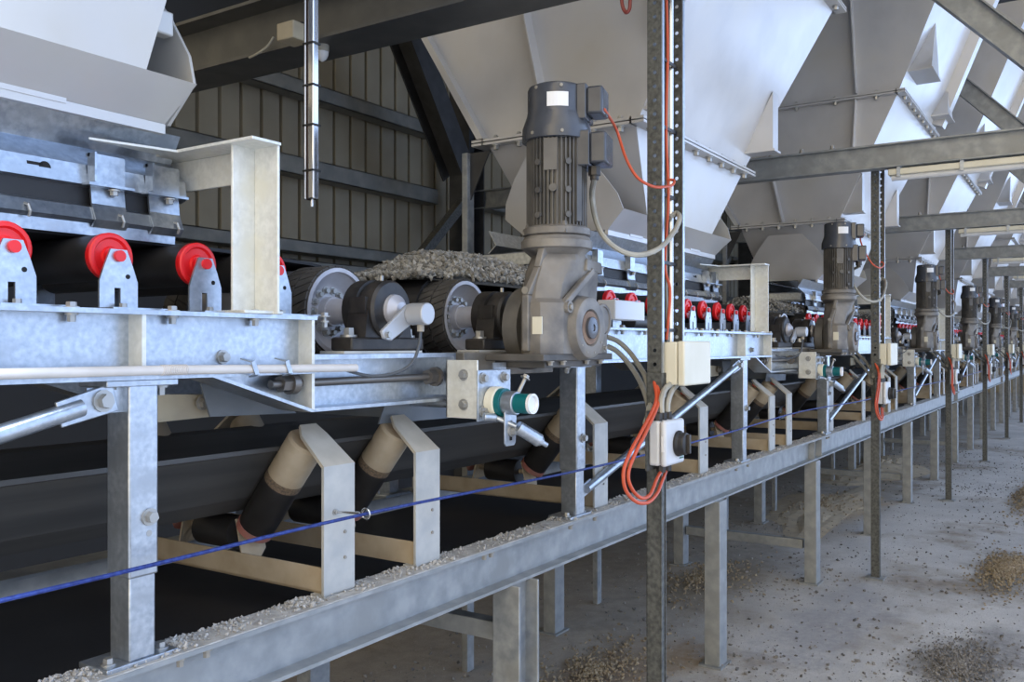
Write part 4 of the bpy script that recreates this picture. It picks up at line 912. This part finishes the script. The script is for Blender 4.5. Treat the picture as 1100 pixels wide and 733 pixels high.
m = MB(); m.cyl((2.265, 1.455, 1.525), (2.265, 1.408, 1.525), .030, n=28); m.build('teal_tube', TEAL, o)
m = MB(); m.lathe((2.265, 1.408, 1.525), (2.265, 1.398, 1.525), [(0,.0305),(1,.0305),(1,.024),(.2,.022),(.2,0)], 28, caps=False, frac=True); m.build('tube_end', PANEL, o)
m = MB(); m.prism([(2.232, 1.478, 1.50), (2.298, 1.478, 1.50), (2.292, 1.478, 1.405), (2.284, 1.478, 1.395), (2.240, 1.478, 1.395), (2.232, 1.478, 1.405)], (0, .006, 0)); m.build('tension_arm', GALV, o, bevel=.002)
m = MB(); m.prism([(2.257, 1.4775, 1.472), (2.271, 1.4775, 1.472), (2.271, 1.4775, 1.412), (2.257, 1.4775, 1.412)], (0, .0005, 0)); m.build('arm_slot', mat_hole, o)
m = MB(); m.cyl((2.20, 1.535, 1.485), (2.235, 1.515, 1.482), .013, n=12); m.cyl((2.235, 1.515, 1.482), (2.268, 1.46, 1.455), .008, n=10); m.cyl((2.275, 1.462, 1.452), (2.335, 1.42, 1.408), .021, n=20); m.cyl((2.335, 1.42, 1.408), (2.342, 1.415, 1.403), .015, n=6); m.cyl((2.34, 1.416, 1.404), (2.356, 1.405, 1.392), .008, n=10); m.build('spring_tensioner', GALV, o, bevel=.002)
m = MB()
for p in ((2.215, 1.60), (2.215, 1.50), (2.33, 1.60), (2.33, 1.49)): m.hexn((p[0], 1.548, p[1]), (0,-1,0), .012, .016)
for z in (1.61, 1.52): m.hexn((2.19, 1.60, z), (-1,0,0), .012, .014)
m.hexn((2.265, 1.478, 1.44), (0,-1,0), .012, .02); m.cyl((2.31, 1.48, 1.555), (2.335, 1.47, 1.60), .006, n=8); m.hexn((2.333, 1.471, 1.597), (.4,-.2,.8), .011, .012)
m.build('fixing_bolt', BOLT, o)
m = MB(); m.prism([(2.315, 1.575, 1.60), (2.385, 1.575, 1.60), (2.385, 1.575, 1.645), (2.315, 1.575, 1.645)], (0, .006, 0)); m.cyl((2.265, 1.545, 1.525), (2.265, 2.6, 1.525), .024, n=20); m.build('scraper_tube', GALV, o)
# bearing pedestal at the head end
m = MB(); m.box(2.30, 2.86, 1.68, 1.775, 1.60, 1.6765); o = m.build('bearing_pedestal', PEDM, bevel=.003); tag(o, None, 'pedestal'); rep(o, 'dusty steel plate carrying the drive bearing of the {f} feeder', 0, 6)
# white guard box and small sensor on the left half of the feeder rail
o = thing('guard_box', (3.62, 1.66, 1.80), '', 'box', None); rep(o, 'plain white guard box on the rail of the {f} feeder, between gearmotor and perforated post', 0, 0)
a = WY(656, 322, 1.62); b_ = WY(688, 345, 1.62); m = MB(); m.box(a.x, b_.x, 1.60, 1.68, b_.z, a.z); m.build('cover', PANEL, o, bevel=.004)
m = MB(); m.box((a.x+b_.x)/2-.03, (a.x+b_.x)/2+.03, 1.665, 1.675, 1.775, b_.z+.01); m.build('stand', GALV, o)
c = WY(676, 346, 1.72); MB().cyl(c, c+Vector((.16, 0, 0)), .032).build('black_plug', BLACK, o, bevel=.004)
o = MB(); o.box(2.30, 2.306, 1.93, 2.06, 1.665, 1.80); o = o.build('red_plough', RED, bevel=.002); tag(o, None, 'scraper'); rep(o, 'red plastic belt plough behind the drive bearing of the {f} feeder', 0, 6)
# gravel heaps on the feeder belts
def heap(k, n, x0, x1, lbl):
    m = MB()
    def hh(x, y):
        f = min(1, max(0, (x-2.45)/.32)); f = f*f*(3-2*f); e = max(0, 1-((y-YC)/.235)**2)
        return 1.948+.105*f*e**.8*(1+.10*math.sin(x*7)+.06*math.sin(y*23+x*11))
    nx, ny = 26, 14; vs = []
    for i in range(nx+1):
        for j in range(ny+1):
            x = 2.44+(x1-2.44)*i/nx; y = YC-.235+.47*j/ny; vs.append((x+P*k, y, hh(x, y)-.016))
    m.mat(1).add(vs, [(i*(ny+1)+j, (i+1)*(ny+1)+j, (i+1)*(ny+1)+j+1, i*(ny+1)+j+1) for i in range(nx) for j in range(ny)]).mat(0)
    for i in range(n):
        x = x0+(x1-x0)*random.random()**1.2; y = YC+random.uniform(-.235, .235); r = random.uniform(.010, .019)
        m.stone((x+P*k, y, hh(x, y)+random.uniform(-.006, .012)), r)
    o = m.build('gravel_heap', [STONE, HEAPB], smooth=0, origin=(3.2+P*k, YC, 1.95)); tag(o, lbl, 'gravel', kind='stuff')
heap(0, 5200, 2.44, 3.75, 'heap of grey crushed stone on the second feeder belt, spilling towards the driven drum')
for k in range(1, 5): heap(k, 900 if k == 1 else 300, 2.44, 3.75, 'heap of crushed stone on the %s feeder belt' % ORD[k+1])
# bed of stone further along under the skirt, visible through the portal
m = MB(); m.add([(3.7, 1.99, 1.955), (5.42, 1.99, 1.955), (5.42, 2.41, 1.955), (3.7, 2.41, 1.955), (3.7, 2.2, 2.05), (5.5, 2.2, 2.04)], [(0,1,5,4), (3,4,5,2), (1,2,5), (0,4,3)])
for i in range(900):
    x = random.uniform(4.9, 5.48); y = random.uniform(1.99, 2.41); m.stone((x, y, 1.957+.09*(1-abs(y-2.2)/.21)+random.uniform(0,.006)), random.uniform(.008, .014))
tag(m.build('gravel_bed', STONE, smooth=0, origin=(5.2, YC, 1.955)), 'bed of crushed stone seen through the portal at the tail of the second feeder belt', 'gravel', kind='stuff')
# white conduit clipped along the rail of the nearest feeder
o = thing('cable_conduit', (.8, 1.672, 1.64), 'white cable conduit clipped along the lower flange of the nearest feeder rail', 'conduit')
MB().tube([(.2, 1.668, 1.6495), (1.235-.02, 1.668, 1.6465)], .0105, 12).build('conduit_pipe', WCOND, o); MB().tube([(1.205, 1.668, 1.6466), (1.79, 1.668, 1.639)], .0105, 12).build('conduit_pipe', WCOND, o)
m = MB()
for i in range(16): m.cyl((1.19+.004*i, 1.668, 1.6465), (1.192+.004*i, 1.668, 1.6465), .0118, n=12)
m.build('ribbed_sleeve', WCOND, o)
for xx in (1.44, 1.545):
    m = MB(); m.bar((xx, 1.656, 1.632), (xx-.012, 1.656, 1.662), .012, .003, up=(0,1,0)); m.bar((xx-.012, 1.656, 1.661), (xx-.016, 1.690, 1.668), .012, .003); m.bar((xx, 1.656, 1.632), (xx+.004, 1.68, 1.625), .014, .003); m.build('clip', GALV, o)
# ================================================================== ROOF BEAMS ON THE POSTS
for k in range(1, 8):
    x = 2.87+P*k
    o = thing('roof_beam', (x, 1, 2.95), 'steel roof beam resting on the %s' % (['', 'second perforated post from the left', 'third perforated post from the left', 'fourth perforated post from the left', 'fifth perforated post from the left', 'sixth perforated post from the left', 'last visible perforated post', 'end of the row beyond the posts'][k]), 'beam', 'roof beams over the posts')
    m = MB(); m.ibeam((x, 5.05, 3.04), (x, -.35, 3.04), .11, .17, .011, .008); m.build('beam_section', BEAMG, o)
    m = MB()
    for yy in (2.05, 1.82, 1.6): m.hexn((x-.03, yy, 3.125), (0,0,1), .014, .03)
    m.build('beam_bolt', BOLTD, o)
    ol = thing('batten_light', (x+.05, .6, 2.87), 'long pale batten light fixed under the roof beam on the %s' % (['', 'second perforated post', 'third perforated post', 'fourth perforated post', 'fifth perforated post', 'sixth perforated post', 'last visible post', 'end of the row'][k]), 'light', 'batten lights under the roof beams')
    m = MB(); m.box(x-.03, x+.05, -.35, 1.22, 2.90, 2.945); m.build('batten_housing', CREAM, ol, bevel=.006)
    m = MB(); m.cyl((x+.01, -.33, 2.885), (x+.01, 1.20, 2.885), .022, n=16); m.build('diffuser', WHITEP, ol)
    m = MB()
    for yy in (1.15, .75, .35, -.05): m.box(x-.036, x+.056, yy-.012, yy+.012, 2.885, 2.955)
    m.build('clamp', GALV, ol)
    # slanting canopy strut
    m = MB(); m.ibeam((x+.05, 1.95, 5.30), (x+.05, -.10, 3.14), .12, .17, .011, .009, up=(0,.73,.68)); 
    tag(m.build('canopy_strut', BEAMG), ['', 'nearest slanting steel strut at the upper right corner', 'second slanting steel strut, behind the one at the upper right corner'][k] if k < 3 else 'slanting steel canopy strut over the %s perforated post' % (['', '', '', 'fourth', 'fifth', 'sixth', 'seventh', 'eighth'][k]), 'strut')
    m = MB(); m.box(x-.05, x+.05, -.42, -.32, 0, 3.125); tag(m.build('canopy_column', BEAMG), 'outer canopy column at the outer end of the roof beam, %s along the row' % ['', 'first', 'second', 'third', 'fourth', 'fifth', 'sixth', 'seventh'][k], 'column')
# ================================================================== LOOSE STONES AND DIRT ON THE FLOOR
m = MB()
for i in range(17000):
    d = random.random()
    X = 3.2+ 14*d**1.5; Y = random.uniform(-.2, 3.2)
    if random.random() > (.35+.65*max(0, math.sin(X*1.7)*math.sin(Y*2.3+X))): continue
    r = random.choice((.003, .004, .005, .007, .010, .015))*random.uniform(.7, 1.2); m.stone((X, Y, r*.35), r)
tag(m.build('floor_grit', STONED, smooth=0, origin=(6, 1.5, 0)), 'grey stone chips scattered over the dusty concrete floor', 'gravel', kind='stuff')
def pile(name, cx, cy, rx, ry, h, n, mm, lbl, r0=.006, r1=.02, soil=None):
    m = MB(); N = 20; M = 7; vs = [(cx, cy, h*.8)]; fs = []
    for j in range(1, M+1):
        for i in range(N):
            a = 2*math.pi*i/N; q = j/M*(1+.22*math.sin(a*3+cx)+.16*math.sin(a*5+cy*9)+random.uniform(-.12,.12)*(j > M-2)); vs.append((cx+rx*q*math.cos(a), cy+ry*q*math.sin(a), max(.001, h*(1-(j/M)**1.3)*random.uniform(.7, 1.1))))
    for i in range(N): fs.append((0, 1+i, 1+(i+1) % N))
    for j in range(M-1):
        for i in range(N): fs.append((1+j*N+i, 1+(j+1)*N+i, 1+(j+1)*N+(i+1) % N, 1+j*N+(i+1) % N))
    if h > .055:
        m.add(vs, fs)
        if soil: m.m = [1]*len(m.m)
    for i in range(n):
        a = random.random()*6.283; q = abs(random.gauss(0, .55)); x = cx+rx*q*math.cos(a); y = cy+ry*q*math.sin(a); r = random.uniform(r0, r1)
        m.stone((x, y, max(0, h*(1-min(1, q)**1.3))+r*.25), r)
    tag(m.build(name, [mm]+([soil] if soil else []), smooth=0, origin=(cx, cy, 0)), lbl, 'gravel', kind='stuff')
SOIL = mat('pale_brown_soil', lin(150,136,114), .95, 0, lin(128,116,98), 20, .3, 40)
SOILG = mat('grey_soil', lin(124,118,108), .95, 0, lin(104,100,92), 20, .3, 40)
SOIL = mat('pale_brown_soil', lin(148,138,124), .95, 0, lin(128,118,104), 20, .3, 40)
SOILG = mat('grey_soil', lin(150,146,139), .95, 0, lin(124,120,114), 14, .3, 40)
TANSAND = mat('tan_sand', lin(176,160,134), .95, 0, lin(158,146,126), 12, .2, 40)
pA = WZ(1078, 620, 0); pile('stone_pile', 7.6, .55, .75, .21, .05, 2200, STONEB, 'low pile of brown stones on the open floor near the right edge', r0=.004, r1=.016, soil=SOILG)
pB = WZ(1030, 705, 0); pile('stone_pile', 5.25, .60, .6, .26, .02, 2200, STONED, 'dark spread of stones on the floor in the lower right corner', r0=.003, r1=.012, soil=SOILG)
pC = WZ(1092, 541, 0); pile('stone_pile', 11.5, .62, 1.5, .16, .05, 1100, STONEB, 'farther low stone pile on the floor at the right edge', soil=SOILG)
pile('stone_pile', 4.1, 2.15, .75, .33, .02, 1100, STONEB, 'flat spread of brown stones on the floor under the belt, left of the long post leg', r0=.004, r1=.014, soil=SOIL)
pile('stone_pile', 6.2, 2.35, .8, .32, .03, 900, STONEB, 'gravelly brown heap on the floor beside the low steel tie', r0=.004, r1=.016, soil=SOIL)
pile('sand_heap', 9.6, 2.35, 1.5, .45, .06, 260, STONEB, 'tan sand spread on the floor under the belt, behind the second perforated post', soil=TANSAND)
pile('sand_heap', 13.0, 2.5, 1.8, .5, .10, 160, STONEB, 'second tan sand heap farther back under the belt', soil=TANSAND)
# ================================================================== REPEATS ALONG THE ROW
for o, t, k0, k1 in REPEAT:
    grp = {'gearmotor': 'gearmotors in a row', 'feeder_roller': 'red-capped feeder rollers'}.get(o.name.split('.')[0], o.name.split('.')[0].replace('_', ' ')+'s along the row')
    o['group'] = grp
    for k in range(k0, k1+1):
        if k == 0: continue
        c = copy_tree(o, P*k); c['label'] = lab(t, k)
    o['label'] = lab(t, 0)
    if not (k0 <= 0 <= k1): raise RuntimeError(o.name)
# ================================================================== LIGHT AND CAMERA
wd = bpy.data.worlds.new('World'); S.world = wd; wd.use_nodes = True
nt = wd.node_tree; L = nt.links.new; bg = nt.nodes['Background']
tc = nt.nodes.new('ShaderNodeTexCoord'); sep = nt.nodes.new('ShaderNodeSeparateXYZ'); L(tc.outputs['Generated'], sep.inputs['Vector'])
def ramp(sock, stops, mn, mx):
    mr = nt.nodes.new('ShaderNodeMapRange'); mr.inputs['From Min'].default_value = mn; mr.inputs['From Max'].default_value = mx; L(sock, mr.inputs['Value'])
    r = nt.nodes.new('ShaderNodeValToRGB'); e = r.color_ramp.elements
    e[0].position = stops[0][0]; e[0].color = (*stops[0][1], 1); e[1].position = stops[-1][0]; e[1].color = (*stops[-1][1], 1)
    for p, c in stops[1:-1]:
        q = e.new(p); q.color = (*c, 1)
    L(mr.outputs['Result'], r.inputs['Fac']); return r.outputs['Color']
# open side (-Y) blue-white, left (-X) warm, rest grey
side = ramp(sep.outputs['Y'], [(0, (.72,.98,1.5)), (.12, (.85,1.15,1.72)), (.34, (1.6,2.2,3.4)), (.47, (1.1,1.4,2.0)), (.55, (.20,.22,.26)), (1, (.05,.05,.06))], -1, 1)
warm = ramp(sep.outputs['Y'], [(0, (.95,1.06,1.25)), (.24, (1.25,1.2,1.1)), (.36, (2.2,1.82,1.22)), (.46, (2.2,1.82,1.22)), (.5, (.95,.80,.56)), (.75, (.52,.44,.31)), (1, (.4,.34,.25))], -1, 1)
fac = ramp(sep.outputs['X'], [(0, (1,1,1)), (.30, (1,1,1)), (.46, (0,0,0)), (1, (0,0,0))], -1, 1)
ad = nt.nodes.new('ShaderNodeMix'); ad.data_type = 'RGBA'
L(fac, ad.inputs['Factor']); L(side, ad.inputs[6]); L(warm, ad.inputs[7]); L(ad.outputs[2], bg.inputs['Color']); bg.inputs['Strength'].default_value = 1.2
sun = bpy.data.lights.new('sun', 'SUN'); sun.energy = 4.2; sun.angle = math.radians(3); sun.color = (.76, .91, 1.15)
so = bpy.data.objects.new('sun', sun); COL.objects.link(so); d = Vector((-.12, .45, -.90)); so.rotation_euler = d.to_track_quat('-Z', 'Y').to_euler()
cam = bpy.data.cameras.new('camera'); co = bpy.data.objects.new('camera', cam); COL.objects.link(co); S.camera = co
cam.sensor_fit = 'HORIZONTAL'; cam.sensor_width = 36; cam.lens = 36*F/1100
co.location = (0, 0, H); fw = Vector((CT, ST, 0)); co.rotation_euler = fw.to_track_quat('-Z', 'Y').to_euler()
cam.shift_y = (HY-366.5)/1100
cam.clip_start = .02; cam.clip_end = 200
S.view_settings.view_transform = 'Standard'; S.view_settings.look = 'None'; S.view_settings.gamma = 1; S.view_settings.use_curve_mapping = False
S.view_settings.exposure = .32
